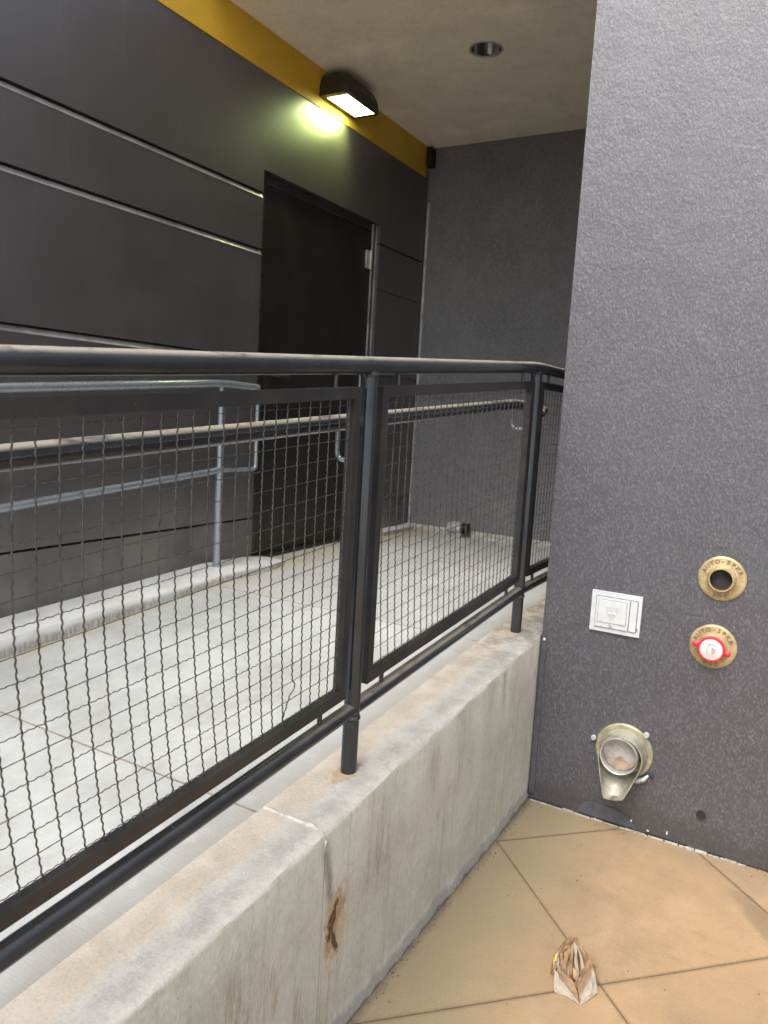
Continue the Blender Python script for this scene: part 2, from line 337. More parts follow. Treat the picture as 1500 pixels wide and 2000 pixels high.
MWHITE = m_plain('silver_white_paint', (0.50, 0.525, 0.535), 0.4, 0.15, 0.08, 40)
MGREYL = m_plain('grey_groove_paint', (0.15, 0.155, 0.165), 0.5, 0.1, 0.2, 40)
MRED = m_plain('red_plastic', (0.62, 0.025, 0.045), 0.35, 0, 0.15, 40)
MCAP = m_plain('white_plastic', (0.50, 0.49, 0.485), 0.45, 0, 0.04, 20)
MPINK = m_plain('pink_print', (0.38, 0.25, 0.27), 0.4, 0, 0.1, 20)
MGPRINT = m_plain('grey_print', (0.27, 0.28, 0.28), 0.4, 0, 0.1, 20)
MNICK = m_plain('dull_nickel_bronze', (0.33, 0.315, 0.25), 0.55, 0.35, 0.35, 22, bump=0.0004)
MNICKB = m_plain('bright_nickel', (0.46, 0.46, 0.44), 0.34, 0.5, 0.25, 25)
MNBR = m_plain('pale_bronze_flange', (0.36, 0.335, 0.22), 0.45, 0.4, 0.25, 30)
MDIRT = m_plain('rusty_dirt', (0.25, 0.19, 0.14), 0.8, 0.1, 0.45, 26)
MZINC = m_plain('zinc_bolt', (0.45, 0.48, 0.49), 0.3, 0.4, 0.15, 60)
MSEAL = m_plain('tan_joint_sealant', (0.22, 0.155, 0.105), 0.8, 0, 0.4, 30)
MSEALW = m_plain('white_joint_filler', (0.46, 0.44, 0.40), 0.7, 0, 0.35, 40)
MGAP = m_plain('joint_dirt', (0.10, 0.075, 0.05), 0.95, 0, 0.4, 60)
MMORT = m_plain('pale_sealant_edge', (0.36, 0.33, 0.285), 0.8, 0, 0.35, 30)
MBEAD = m_plain('pale_corner_bead', (0.36, 0.36, 0.355), 0.5, 0, 0.35, 14)
MBLK = m_plain('black_plastic', (0.012, 0.012, 0.012), 0.5, 0, 0.2, 20)
MGRY = m_plain('grey_plastic', (0.30, 0.31, 0.32), 0.6, 0, 0.3, 20)
MLAMP = m_plain('dark_bronze_housing', (0.030, 0.030, 0.022), 0.42, 0.2, 0.2, 10)
MLENS = m_emit('lit_lamp_glass', (0.90, 1.0, 0.62), 5.0)
MALU = m_plain('downlight_reflector', (0.55, 0.53, 0.50), 0.16, 1.0, 0.1, 6)
MGND = m_plain('pale_concrete_ground', (0.42, 0.40, 0.37), 0.9, 0, 0.3, 2)
MKRAFT = m_plain('kraft_paper', (0.43, 0.28, 0.155), 0.8, 0, 0.25, 28)
MKRAFTL = m_plain('pale_paper_lining', (0.55, 0.49, 0.395), 0.75, 0, 0.1, 28)
MPYEL = m_plain('yellow_print', (0.75, 0.60, 0.10), 0.6, 0, 0.1, 28)
MWEAR = m_plain('smooth_dark_patch', (0.055, 0.057, 0.066), 0.7, 0, 0.25, 30)

# ------------------------------------------------------------------ object helpers
def tag(o, label=None, cat=None, group=None, kind=None):
    if label: o['label'] = label
    if cat: o['category'] = cat
    if group: o['group'] = group
    if kind: o['kind'] = kind
    return o
def thing(name, loc, label=None, cat=None, group=None, kind=None):
    o = bpy.data.objects.new(name, None); COL.objects.link(o); o.location = loc
    o.empty_display_size = 0.1
    o['_r'] = list(loc)
    return tag(o, label, cat, group, kind)
def put(name, bm, mat, parent=None, smooth=False, bevel=0.0, segs=2, loc=None):
    """link bm (built in world coordinates) as one mesh object under parent"""
    if bevel:
        es = [e for e in bm.edges if len(e.link_faces) == 2 and e.calc_face_angle(0) > R(35)]
        bmesh.ops.bevel(bm, geom=es, offset=bevel, segments=segs, affect='EDGES', profile=0.5, clamp_overlap=True)
    me = bpy.data.meshes.new(name)
    bmesh.ops.recalc_face_normals(bm, faces=bm.faces[:])
    bm.to_mesh(me); bm.free()
    mats = mat if isinstance(mat, (list, tuple)) else [mat]
    for m in mats: me.materials.append(m)
    if smooth:
        for p in me.polygons: p.use_smooth = True
        if smooth != 'all': me.set_sharp_from_angle(angle=R(38))
    o = bpy.data.objects.new(name, me); COL.objects.link(o)
    root = list(parent['_r']) if parent is not None else (list(loc) if loc else [0, 0, 0])
    me.transform(Matrix.Translation(-Vector(root)))
    o['_r'] = root
    if parent is not None: o.parent = parent
    else: o.location = root
    return o
def box(bm, x0, x1, y0, y1, z0, z1, mi=0):
    vs = [bm.verts.new(p) for p in ((x0, y0, z0), (x1, y0, z0), (x1, y1, z0), (x0, y1, z0), (x0, y0, z1), (x1, y0, z1), (x1, y1, z1), (x0, y1, z1))]
    fs = []
    for q in ((3, 2, 1, 0), (4, 5, 6, 7), (0, 1, 5, 4), (1, 2, 6, 5), (2, 3, 7, 6), (3, 0, 4, 7)):
        f = bm.faces.new([vs[i] for i in q]); f.material_index = mi; fs.append(f)
    return vs
def prism(bm, pts, vec, mi=0):
    a = [bm.verts.new(p) for p in pts]; b2 = [bm.verts.new(Vector(p) + Vector(vec)) for p in pts]
    n = len(pts)
    fs = [bm.faces.new(a), bm.faces.new(b2[::-1])]
    for i in range(n): fs.append(bm.faces.new((a[i], a[(i + 1) % n], b2[(i + 1) % n], b2[i])))
    for f in fs: f.material_index = mi
def tube(bm, pts, rad, n=12, cap=True, mi=0, twist=0.0):
    pts = [Vector(p) for p in pts]
    rads = rad if isinstance(rad, (list, tuple)) else [rad] * len(pts)
    rings = []; up = None
    for i, p in enumerate(pts):
        if i == 0: t = pts[1] - pts[0]
        elif i == len(pts) - 1: t = pts[-1] - pts[-2]
        else: t = (pts[i + 1] - p).normalized() + (p - pts[i - 1]).normalized()
        t.normalize()
        if up is None:
            up = Vector((1, 0, 0)) if abs(t.x) < 0.8 else Vector((0, 0, 1))
        a = (up - t * up.dot(t)).normalized(); up = a
        c = t.cross(a)
        rings.append([bm.verts.new(p + (a * math.cos(2 * math.pi * k / n + twist) + c * math.sin(2 * math.pi * k / n + twist)) * rads[i]) for k in range(n)])
    for i in range(len(rings) - 1):
        for k in range(n):
            f = bm.faces.new((rings[i][k], rings[i][(k + 1) % n], rings[i + 1][(k + 1) % n], rings[i + 1][k])); f.material_index = mi
    if cap:
        for rg in (rings[0][::-1], rings[-1]):
            f = bm.faces.new(rg); f.material_index = mi
def arc(p0, p1, p2, n=7):        # quadratic bezier
    p0, p1, p2 = Vector(p0), Vector(p1), Vector(p2)
    return [p0 * (1 - t) ** 2 + p1 * 2 * t * (1 - t) + p2 * t * t for t in [i / n for i in range(n + 1)]]
def lathe(bm, prof, c, ax='y', n=40, sx=1.0, sz=1.0, mi=0):
    """prof: list of (radius, offset); axis -Y (offset towards the viewer) or -Z/Z"""
    rings = []
    for (r0, d) in prof:
        ring = []
        for k in range(n):
            t = 2 * math.pi * k / n
            if ax == 'y': p = (c[0] + r0 * math.cos(t) * sx, c[1] - d, c[2] + r0 * math.sin(t) * sz)
            elif ax == 'z': p = (c[0] + r0 * math.cos(t), c[1] + r0 * math.sin(t), c[2] + d)
            else: p = (c[0] + d, c[1] + r0 * math.cos(t), c[2] + r0 * math.sin(t))
            ring.append(bm.verts.new(p))
        rings.append(ring)
    for i in range(len(rings) - 1):
        for k in range(n):
            f = bm.faces.new((rings[i][k], rings[i][(k + 1) % n], rings[i + 1][(k + 1) % n], rings[i + 1][k])); f.material_index = mi
    return rings
def disc(bm, c, r0, d=0, ax='y', n=32, mi=0):
    vs = []
    for k in range(n):
        t = 2 * math.pi * k / n
        if ax == 'y': vs.append(bm.verts.new((c[0] + r0 * math.cos(t), c[1] - d, c[2] + r0 * math.sin(t))))
        elif ax == 'z': vs.append(bm.verts.new((c[0] + r0 * math.cos(t), c[1] + r0 * math.sin(t), c[2] + d)))
        else: vs.append(bm.verts.new((c[0] + d, c[1] + r0 * math.cos(t), c[2] + r0 * math.sin(t))))
    f = bm.faces.new(vs); f.material_index = mi
NBM = bmesh.new

# ------------------------------------------------------------------ ground and paving
bm = NBM(); box(bm, -300, 300, -300, 300, -0.30, -0.05)
tag(put('ground', bm, MGND), kind='structure')
floor = thing('pavement', (0, 0, 0), kind='structure')
bm = NBM(); box(bm, -4.6, 5.2, -6.2, 5.6, -0.046, -0.010)
put('joint_bed', bm, MGAP, floor)
a45 = R(44.8)
e1 = Vector((-math.sin(a45), math.cos(a45), 0)); e2 = Vector((math.cos(a45), math.sin(a45), 0))
G1, G2, TS = 1.630, 1.130, 0.698
gap = 0.0035
for i in range(-9, 7):
    for j in range(-9, 8):
        c = e1 * (G1 + (i + 0.5) * TS) + e2 * (G2 + (j + 0.5) * TS)
        if c.x < -1.25 or c.x > 4.6 or c.y < -4.5 or c.y > 3.3: continue
        hgt = rnd.uniform(-0.0012, 0.0012)
        hw = TS / 2 - gap / 2
        bm = NBM()
        pts = [c + e1 * s1 * hw + e2 * s2 * hw + Vector((0, 0, -0.035 + 0.0)) for s1, s2 in ((-1, -1), (-1, 1), (1, 1), (1, -1))]
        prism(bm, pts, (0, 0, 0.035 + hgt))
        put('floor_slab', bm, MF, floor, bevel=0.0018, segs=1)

# ------------------------------------------------------------------ low concrete wall carrying the railing
cw = thing('concrete_wall', (-0.94, 1.6, 0), 'low cast concrete wall with sloping top, rust spot and white filled joint under the mesh railing', 'wall')
def wall_section(y0, y1, name):
    bm = NBM(); n = max(2, int((y1 - y0) / 0.03))
    prev = None
    for i in range(n + 1):
        y = y0 + (y1 - y0) * i / n
        t = zt(y)
        w = lambda s, k: 0.0022 * math.sin(y * 23 * k + s) + rnd.uniform(-0.0009, 0.0009)
        prof = [(-1.034, -0.02), (-1.034, t - 0.004 + w(1, 1) * 0.4), (-1.030, t + 0.0), (-0.99, t + w(2, .6) * .3), (-0.93, t + w(2, .6) * .3), (-0.888 + w(5, .7), t - 0.001),
                (-0.8625 + w(4, 1.3) * .7, t - 0.0026 + w(3, 1.7) * .5), (-0.8545 + w(6, 1.1) * .5, t - 0.0075 + w(0, 1.2) * .7), (XF, t - 0.016 + w(7, .8)),
                (XF, t * 0.6), (XF, 0.06), (XF + 0.001, 0.035 + w(8, 1.9)), (XF + 0.007, 0.018 + w(9, 2.3)), (XF + 0.010, -0.02)]
        ring = [bm.verts.new((px, y, pz)) for px, pz in prof]
        if prev:
            for k in range(len(ring)):
                k2 = (k + 1) % len(ring)
                bm.faces.new((prev[k], prev[k2], ring[k2], ring[k]))
        else: bm.faces.new(ring)
        prev = ring
    bm.faces.new(prev[::-1])
    put(name, bm, MC, cw, smooth=True)
wall_section(-5.9, -1.33, 'wall_section')
wall_section(-1.32, YJ - 0.0015, 'wall_section')
wall_section(YJ + 0.0015, 2.800, 'wall_section')
# joint filler: a lumpy white bead along the top, dark below
bm = NBM()
pts = []; rad = []
for i in range(24):
    x = -1.026 + i * (0.160 / 23)
    pts.append((x, YJ + rnd.uniform(-0.0012, 0.0012), zt(YJ) - 0.001 - (0.012 * max(0, (i - 19) / 4.0) ** 2)))
    rad.append(rnd.uniform(0.0035, 0.0065) + 0.0025 * (i / 23) ** 3)
pts.append((XF - 0.003, YJ, zt(YJ) - 0.026)); rad.append(0.006); pts.append((XF - 0.004, YJ, zt(YJ) - 0.050)); rad.append(0.0035)
tube(bm, pts, rad, 8)
put('joint_filler', bm, MSEALW, cw, smooth='all')
bm = NBM(); box(bm, -1.03, XF - 0.004, YJ - 0.0012, YJ + 0.0012, 0, zt(YJ) - 0.012)
put('joint_backing', bm, MGAP, cw)
# strip of wall running on past the stucco corner
bm = NBM()
box(bm, -1.034, XF - 0.002, 2.803, 4.985, 0.0, zt(2.8) - 0.001)
put('wall_section', bm, MC, cw, bevel=0.003)

# ------------------------------------------------------------------ ramp and landing
ramp = thing('ramp', (-1.7, 1.6, 0), kind='structure')
def ramp_slab(y0, y1, name, x0=-2.60, x1=-1.037, mat=MR):
    bm = NBM()
    vs = [bm.verts.new(p) for p in ((x0, y0, zr(y0)), (x1, y0, zr(y0)), (x1, y1, zr(y1)), (x0, y1, zr(y1)), (x0, y0, -0.04), (x1, y0, -0.04), (x1, y1, -0.04), (x0, y1, -0.04))]
    for q in ((0, 1, 2, 3), (7, 6, 5, 4), (0, 4, 5, 1), (1, 5, 6, 2), (2, 6, 7, 3), (3, 7, 4, 0)): bm.faces.new([vs[k] for k in q])
    put(name, bm, mat, ramp, bevel=0.003, segs=2)
js = [-5.9, -4.0, -2.66, -1.33, 0.0, YJ, 2.655, 3.95]
for k in range(len(js) - 1): ramp_slab(js[k] + 0.004, js[k + 1] - 0.004, 'concrete_slab')
ramp_slab(3.954, 4.99, 'concrete_slab')
for jy in js[3:]:
    bm = NBM()
    d = 0.004
    box(bm, -2.40, -1.037, jy - 0.0038, jy + 0.0038, 0.0, zr(jy) - 0.0025)
    put('joint_sealant', bm, MSEAL, ramp)

# kerb at the foot of the dark wall and along the back wall
kerb = thing('concrete_kerb', (-2.5, 2.0, 0.6), 'pale concrete kerb with grimy rounded edge at the foot of the dark wall', 'kerb')
bm = NBM(); prev = None; ys = [-5.5 + i * 0.05 for i in range(int((3.34 + 5.5) / 0.05) + 1)]
for y in ys:
    s = min(1.0, max(0.0, (3.34 - y) / 0.28)); s = math.sin(s * math.pi / 2)
    h = max(0.012, (0.082 - 0.026 * (y - 1.0)) if y > -2 else 0.16) * s + 0.002
    xf = -2.385 - 0.10 * (1 - s) + 0.002 * math.sin(y * 31)
    b0 = zr(y)
    pr = [(XW + 0.003, b0 - 0.03), (XW + 0.003, b0 + h), (xf - 0.030, b0 + h - 0.001), (xf - 0.012, b0 + h * 0.93), (xf - 0.003, b0 + h * 0.75), (xf + 0.001, b0 + h * 0.45), (xf + 0.003, b0 - 0.03)]
    ring = [bm.verts.new((px, y, pz)) for px, pz in pr]
    if prev:
        for k in range(len(ring)):
            k2 = (k + 1) % len(ring); bm.faces.new((prev[k], prev[k2], ring[k2], ring[k]))
    else: bm.faces.new(ring)
    prev = ring
bm.faces.new(prev[::-1])
put('kerb_stone', bm, MK, kerb, smooth=True)
kb = thing('concrete_kerb', (-1.8, 4.95, 0.65), 'pale concrete upstand at the foot of the back wall across the landing', 'kerb')
bm = NBM(); box(bm, -2.600, -1.040, 4.90, 4.992, zr(4) - 0.01, zr(4) + 0.032)
put('kerb_stone', bm, MK, kb, bevel=0.008)
bm = NBM(); box(bm, -2.600, -2.50, 4.45, 4.896, zr(4) - 0.01, zr(4) + 0.028)
put('kerb_stone', bm, MK, kb, bevel=0.008)
# small fitting on the landing at the back wall
ft = thing('pipe_fitting', (-2.13, 4.86, zr(4)), 'small grey capped pipe fitting with black ribbed end against the back wall', 'pipe fitting')
bm = NBM()
lathe(bm, [(0.0, -0.075), (0.030, -0.070), (0.043, -0.045), (0.047, -0.01), (0.040, 0.02), (0.040, 0.035)], (-2.135, 4.855, zr(4) + 0.062), 'x', 20)
put('fitting_body', bm, MGRY, ft, smooth=True)
bm = NBM()
lathe(bm, [(0.0, 0.034), (0.036, 0.034), (0.036, 0.055), (0.028, 0.056), (0.028, 0.070), (0.040, 0.071), (0.040, 0.088), (0.0, 0.089)], (-2.135, 4.855, zr(4) + 0.064), 'x', 20)
put('ribbed_end', bm, MBLK, ft, smooth=True)
bm = NBM(); box(bm, -2.175, -2.095, 4.83, 4.885, zr(4), zr(4) + 0.028)
put('fitting_foot', bm, MGRY, ft, bevel=0.006)

# ------------------------------------------------------------------ dark panelled wall with door
dw = thing('panel_wall', (-2.7, 1.6, 0), 'dark brown-grey panel wall with horizontal reveals and mustard band over the ramp', 'wall')
DY0, DY1, DZ1 = 3.19, 4.372, 2.690          # door opening incl. frame; z top
B = [0.55, 0.885, 1.734, 2.287, 2.568, 3.146]  # reveal heights
B[0] = -0.02
gp = 0.010
def panel(y0, y1, z0, z1, bev=True, x=XW, name='wall_panel', gp=0.010):
    """board with a 45 degree bevel along its top edge"""
    bm = NBM(); c = 0.018 if bev else 0.0
    prof = [(x - 0.045, z0 + gp), (x, z0 + gp), (x, z1 - c - 0.006), (x - c, z1), (x - 0.045, z1)] if bev else [(x - 0.045, z0 + gp), (x, z0 + gp), (x, z1), (x - 0.045, z1)]
    prism(bm, [(px, y0, pz) for px, pz in prof], (0, y1 - y0, 0))
    put(name, bm, MW, dw, bevel=0.0012, segs=1)
YL = -6.0
MTRIM = m_plain('pale_reveal_trim', (0.23, 0.22, 0.21), 0.35, 0.2, 0.3, 9)
for k in (2, 3, 4):
    bm = NBM(); z = B[k]
    prism(bm, [(XW - 0.018, YL, z + 0.0005), (XW - 0.002, YL, z - 0.0225), (XW + 0.0015, YL, z - 0.0225), (XW + 0.0015, YL, z - 0.019), (XW - 0.013, YL, z + 0.0015)], (0, DY0 - YL - 0.001, 0))
    put('reveal_trim', bm, MTRIM, dw)
for k in range(4):
    bev = k in (1, 2, 3)
    panel(YL, DY0, B[k], B[k + 1], bev)
    panel(DY1, 5.0, B[k], B[k + 1], False, gp=0.004)
# top row is one board notched over the door
bm = NBM()
z0 = B[4] + gp; z1 = B[5] - 0.002
prism(bm, [(XW, YL, z0), (XW, DY0, z0), (XW, DY0, DZ1), (XW, DY1, DZ1), (XW, DY1, z0), (XW, 5.0, z0), (XW, 5.0, z1), (XW, YL, z1)], (-0.045, 0, 0))
put('wall_panel', bm, MW, dw)
bm = NBM()
box(bm, XW - 0.30, XW - 0.046, YL, DY0, -0.02, 3.60); box(bm, XW - 0.30, XW - 0.046, DY1, 5.002, -0.02, 3.60); box(bm, XW - 0.30, XW - 0.046, DY0, DY1, DZ1, 3.60)
put('wall_core', bm, MW, dw)
bm = NBM(); box(bm, XW - 0.0455, XW + 0.004, 2.2, 4.955, B[5] + 0.002, 3.362)
put('mustard_band', bm, MYEL, dw, bevel=0.002, segs=1)
bm = NBM(); box(bm, XW - 0.045, XW, YL, 2.8, 3.366, 3.60)
put('wall_panel', bm, MW, dw)
# door, frame, hinges
ZD = zr(4)
fr = []
bm = NBM()
xo, xi = XW - 0.026, XW - 0.11
box(bm, xi, xo, DY0 + 0.001, DY0 + 0.050, ZD, DZ1 - 0.001); box(bm, xi, xo, DY1 - 0.050, DY1 - 0.001, ZD, DZ1 - 0.001)
box(bm, xi, xo, DY0 + 0.0505, DY1 - 0.0505, DZ1 - 0.05, DZ1 - 0.001)
box(bm, xi, xo - 0.012, DY1 - 0.064, DY1 - 0.0505, ZD, DZ1 - 0.051)
put('door_frame', bm, MFRM, dw, bevel=0.003)
bm = NBM(); box(bm, xo - 0.052, xo - 0.010, DY0 + 0.053, DY1 - 0.067, ZD + 0.012, DZ1 - 0.054)
door = put('door', bm, MDOOR, dw, bevel=0.002)
MJAMB = m_plain('lit_jamb_and_hinge', (0.42, 0.40, 0.38), 0.4, 0.3, 0.35, 10)
for yy, ww in ((DY1 - 0.0005, 0.010), (DY1 - 0.044, 0.012)):  # pale strips paint the light caught by the right jamb
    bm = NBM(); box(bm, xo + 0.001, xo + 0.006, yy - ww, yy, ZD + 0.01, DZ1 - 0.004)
    put('lit_jamb_strip', bm, MJAMB, dw, bevel=0.001, segs=1)
for hz in (2.46, 1.70, 0.90):
    bm = NBM(); tube(bm, [(xo + 0.006, DY1 - 0.064, hz - 0.058), (xo + 0.006, DY1 - 0.064, hz + 0.058)], 0.0095, 12)
    box(bm, xo - 0.010, xo + 0.002, DY1 - 0.105, DY1 - 0.063, hz - 0.055, hz + 0.055)
    put('hinge', bm, MJAMB, door, smooth=True)
bm = NBM()
box(bm, xo - 0.012, xo - 0.006, DY0 + 0.09, DY0 + 0.14, 1.52, 1.72)
tube(bm, [(xo - 0.01, DY0 + 0.115, 1.66), (xo + 0.045, DY0 + 0.115, 1.66)] + arc((xo + 0.045, DY0 + 0.115, 1.66), (xo + 0.055, DY0 + 0.115, 1.66), (xo + 0.055, DY0 + 0.13, 1.66), 3)[1:] + [(xo + 0.055, DY0 + 0.235, 1.66)], 0.009, 10)
put('door_handle', bm, MFRM, door, smooth=True)
bm = NBM(); box(bm, XW - 0.12, XW + 0.012, DY0 + 0.002, DY1 - 0.002, ZD - 0.02, ZD + 0.010)
put('threshold', bm, MFRM, dw, bevel=0.002)

# ------------------------------------------------------------------ back wall, soffit, front stucco block
bw = thing('back_wall', (-1.7, 5.1, 0), 'charcoal stucco back wall closing the landing under the beige soffit', 'wall')
bm = NBM(); box(bm, XW - 0.30, -0.80, 5.003, 5.30, 0.0, 3.60)
put('wall_face', bm, MB, bw)
bm = NBM(); tube(bm, [(XW + 0.016, 4.999, 0.64), (XW + 0.016, 4.999, 2.98)], 0.010, 8)
put('corner_bead', bm, MBEAD, bw, smooth=True)
sf = thing('soffit', (-1.7, 3.7, 3.35), kind='structure')
DLX, DLY = -1.692, 3.785
bm = NBM(); lo4 = [(XW + 0.006, 2.80), (-0.852, 2.80), (-0.852, 4.9985), (XW + 0.006, 4.9985)]
es = []
vo = [bm.verts.new((x, y, 3.350)) for x, y in lo4]
vc = [bm.verts.new((DLX + 0.078 * math.cos(2 * math.pi * k / 40), DLY + 0.078 * math.sin(2 * math.pi * k / 40), 3.350)) for k in range(40)]
for L4 in (vo, vc):
    for k in range(len(L4)): es.append(bm.edges.new((L4[k], L4[(k + 1) % len(L4)])))
bmesh.ops.triangle_fill(bm, edges=es, use_beauty=True)
vt = [bm.verts.new((x, y, 3.465)) for x, y in lo4]
bm.faces.new(vt)
for k in range(4): bm.faces.new((vo[k], vo[(k + 1) % 4], vt[(k + 1) % 4], vt[k]))
put('soffit_panel', bm, MCEIL, sf)
bm = NBM(); box(bm, XW - 0.04, -0.852, 2.76, 5.0, 3.47, 3.60); box(bm, XW + 0.006, -0.852, 2.76, 2.797, 3.345, 3.469)
put('parapet', bm, MS, sf)
sw = thing('stucco_wall', (0.8, 2.9, 0), 'plum-grey rough stucco wall beside the concrete wall, with brass fittings on it', 'wall')
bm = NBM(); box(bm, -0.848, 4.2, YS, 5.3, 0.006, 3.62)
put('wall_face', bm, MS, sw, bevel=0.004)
# sealant line along the foot: broken pale edge and dark patches
bm = NBM()
x = -0.835
while x < 1.2:
    L = rnd.uniform(0.02, 0.07); hh = rnd.uniform(0.0015, 0.0055)
    if x < -0.42 or rnd.random() < 0.5:
        box(bm, x, x + L * 0.92, YS - rnd.uniform(0.006, 0.012), YS + 0.002, -0.004, hh)
    x += L
put('sealant_edge', bm, MMORT, sw)
bm = NBM()
x = -0.836
while x < 3.0:
    L = rnd.uniform(0.04, 0.15)
    if rnd.random() < 0.75: box(bm, x, x + L, YS - rnd.uniform(0.002, 0.004), YS + 0.001, 0.0002, rnd.uniform(0.008, 0.016))
    x += L * rnd.uniform(1.0, 1.6)
put('dark_base_line', bm, MBLK, sw)
bm = NBM(); n = 22; vs = []
for i in range(n + 1):
    t = i / n; vs.append((-0.655 + 0.235 * t, YS - 0.0035, 0.010 + 0.062 * (math.sin(math.pi * t ** 0.8) ** 0.7) * (1 + 0.08 * math.sin(11 * t))))
vs[0] = (-0.655, YS - 0.0035, 0.010); vs[-1] = (-0.420, YS - 0.0035, 0.010)
prism(bm, vs, (0, 0.006, 0))
put('smooth_patch', bm, MWEAR, sw)
# dark backer strip between concrete wall end and stucco corner
bm = NBM(); box(bm, -0.8465, -0.8265, YS - 0.006, YS + 0.002, 0.03, 0.655)
put('sealant_strip', bm, MWEAR, sw, bevel=0.0025)
bm = NBM(); bmesh.ops.create_icosphere(bm, subdivisions=2, radius=0.006, matrix=Matrix.Translation((-0.836, YS - 0.007, 0.662)))
put('sealant_blob', bm, MWHITE, sw, smooth='all')
for (cx, cz, w, h) in ((-0.322, 0.028, 0.005, 0.010), (-0.39, 0.018, 0.008, 0.003), (-0.45, 0.036, 0.005, 0.006)):
    bm = NBM(); box(bm, cx, cx + w, YS - 0.006, YS + 0.001, cz, cz + h)
    put('paint_chip', bm, MWHITE, sw, bevel=0.001)

# ------------------------------------------------------------------ guard railing with woven mesh
SL = 0.0735
XP = -0.948
def off(y, base, y0=1.6, ytop=2.79):
    return base + SL * (min(y, ytop) - y0)
rail_z = lambda y: off(y, 1.609); low_z = lambda y: off(y, 0.753); ftz = lambda y: off(y, 1.546); fbz = lambda y: off(y, 0.815)
gr = thing('guard_railing', (XP, 1.576, zt(1.576)), 'black steel guard railing with woven wire mesh panels standing on the low concrete wall', 'railing')
bm = NBM(); tube(bm, [(XP, -2.12, rail_z(-2.12)), (XP, 2.70, rail_z(2.70))] + arc((XP, 2.70, rail_z(2.70)), (XP, 2.79, rail_z(2.79)), (XP, 2.88, rail_z(2.79)), 6)[1:] + [(XP, 4.20, rail_z(3))], 0.0212, 22)
put('top_rail', bm, MRAIL, gr, smooth=True)
bm = NBM(); tube(bm, [(XP, -2.12, low_z(-2.12)), (XP, 2.70, low_z(2.70))] + arc((XP, 2.70, low_z(2.70)), (XP, 2.79, low_z(2.79)), (XP, 2.88, low_z(2.79)), 6)[1:] + [(XP, 4.20, low_z(3))], 0.0195, 20)
put('bottom_rail', bm, MLOW, gr, smooth=True)
posts = [-2.08, -0.865, 0.355, 1.576, 2.79, 4.0]
for py in posts:
    bm = NBM(); tube(bm, [(XP, py, zt(py) - 0.02), (XP, py, rail_z(py) - 0.012)], 0.0208, 24)
    put('post', bm, MPOST, gr, smooth=True)
    bm = NBM(); lathe(bm, [(0.0212, 0.0), (0.0242, -0.004), (0.0212, -0.012)], (XP, py, rail_z(py) - 0.018), 'z', 18)
    put('weld_collar', bm, MPOST, gr, smooth=True)
    bm = NBM()
    lathe(bm, [(0.0212, 0.0), (0.024, 0.003), (0.0235, 0.008), (0.0212, 0.012)], (XP, py, low_z(py) - 0.026), 'z', 18)
    put('weld_collar', bm, MPOST, gr, smooth=True)
    # J bracket carrying the inner handrail
    hz = off(py, 1.468)
    bm = NBM()
    y1 = py + 0.006
    tube(bm, [(-1.034, y1, hz - 0.018), (-1.034, y1, hz - 0.065)] + arc((-1.034, y1, hz - 0.065), (-1.034, y1, hz - 0.090), (-1.010, y1, hz - 0.090), 5)[1:] + [(XP - 0.018, y1, hz - 0.090)], 0.0062, 10)
    put('handrail_bracket', bm, MSTEEL, gr, smooth=True)
spy = []
for a, b_ in zip(posts[:-1], posts[1:]): spy += [a + 0.145, b_ - 0.145]
for y in spy:
    bm = NBM(); tube(bm, [(XP, y, rail_z(y) - 0.018), (XP, y, ftz(y) + 0.012)], 0.0052, 10)
    put('spacer', bm, MPOST, gr, smooth=True)
    bm = NBM(); tube(bm, [(XP, y, low_z(y) + 0.016), (XP, y, fbz(y) - 0.012)], 0.0062, 10)
    put('spacer', bm, MPOST, gr, smooth=True)
# inner handrail with its return
hzf = lambda y: off(y, 1.468)
bm = NBM()
pts = [(-1.034, -2.1 + i * 0.35, hzf(-2.1 + i * 0.35)) for i in range(14)] + [(-1.034, 2.79, hzf(2.79)), (-1.034, 2.93, hzf(2.79))]
pts += arc((-1.034, 2.93, hzf(3)), (-1.034, 2.985, hzf(3)), (-0.995, 2.985, hzf(3) - 0.008), 6)[1:] + [(-0.965, 2.985, hzf(3) - 0.022)]
tube(bm, pts, 0.0205, 20)
put('handrail', bm, MRAIL, gr, smooth=True)

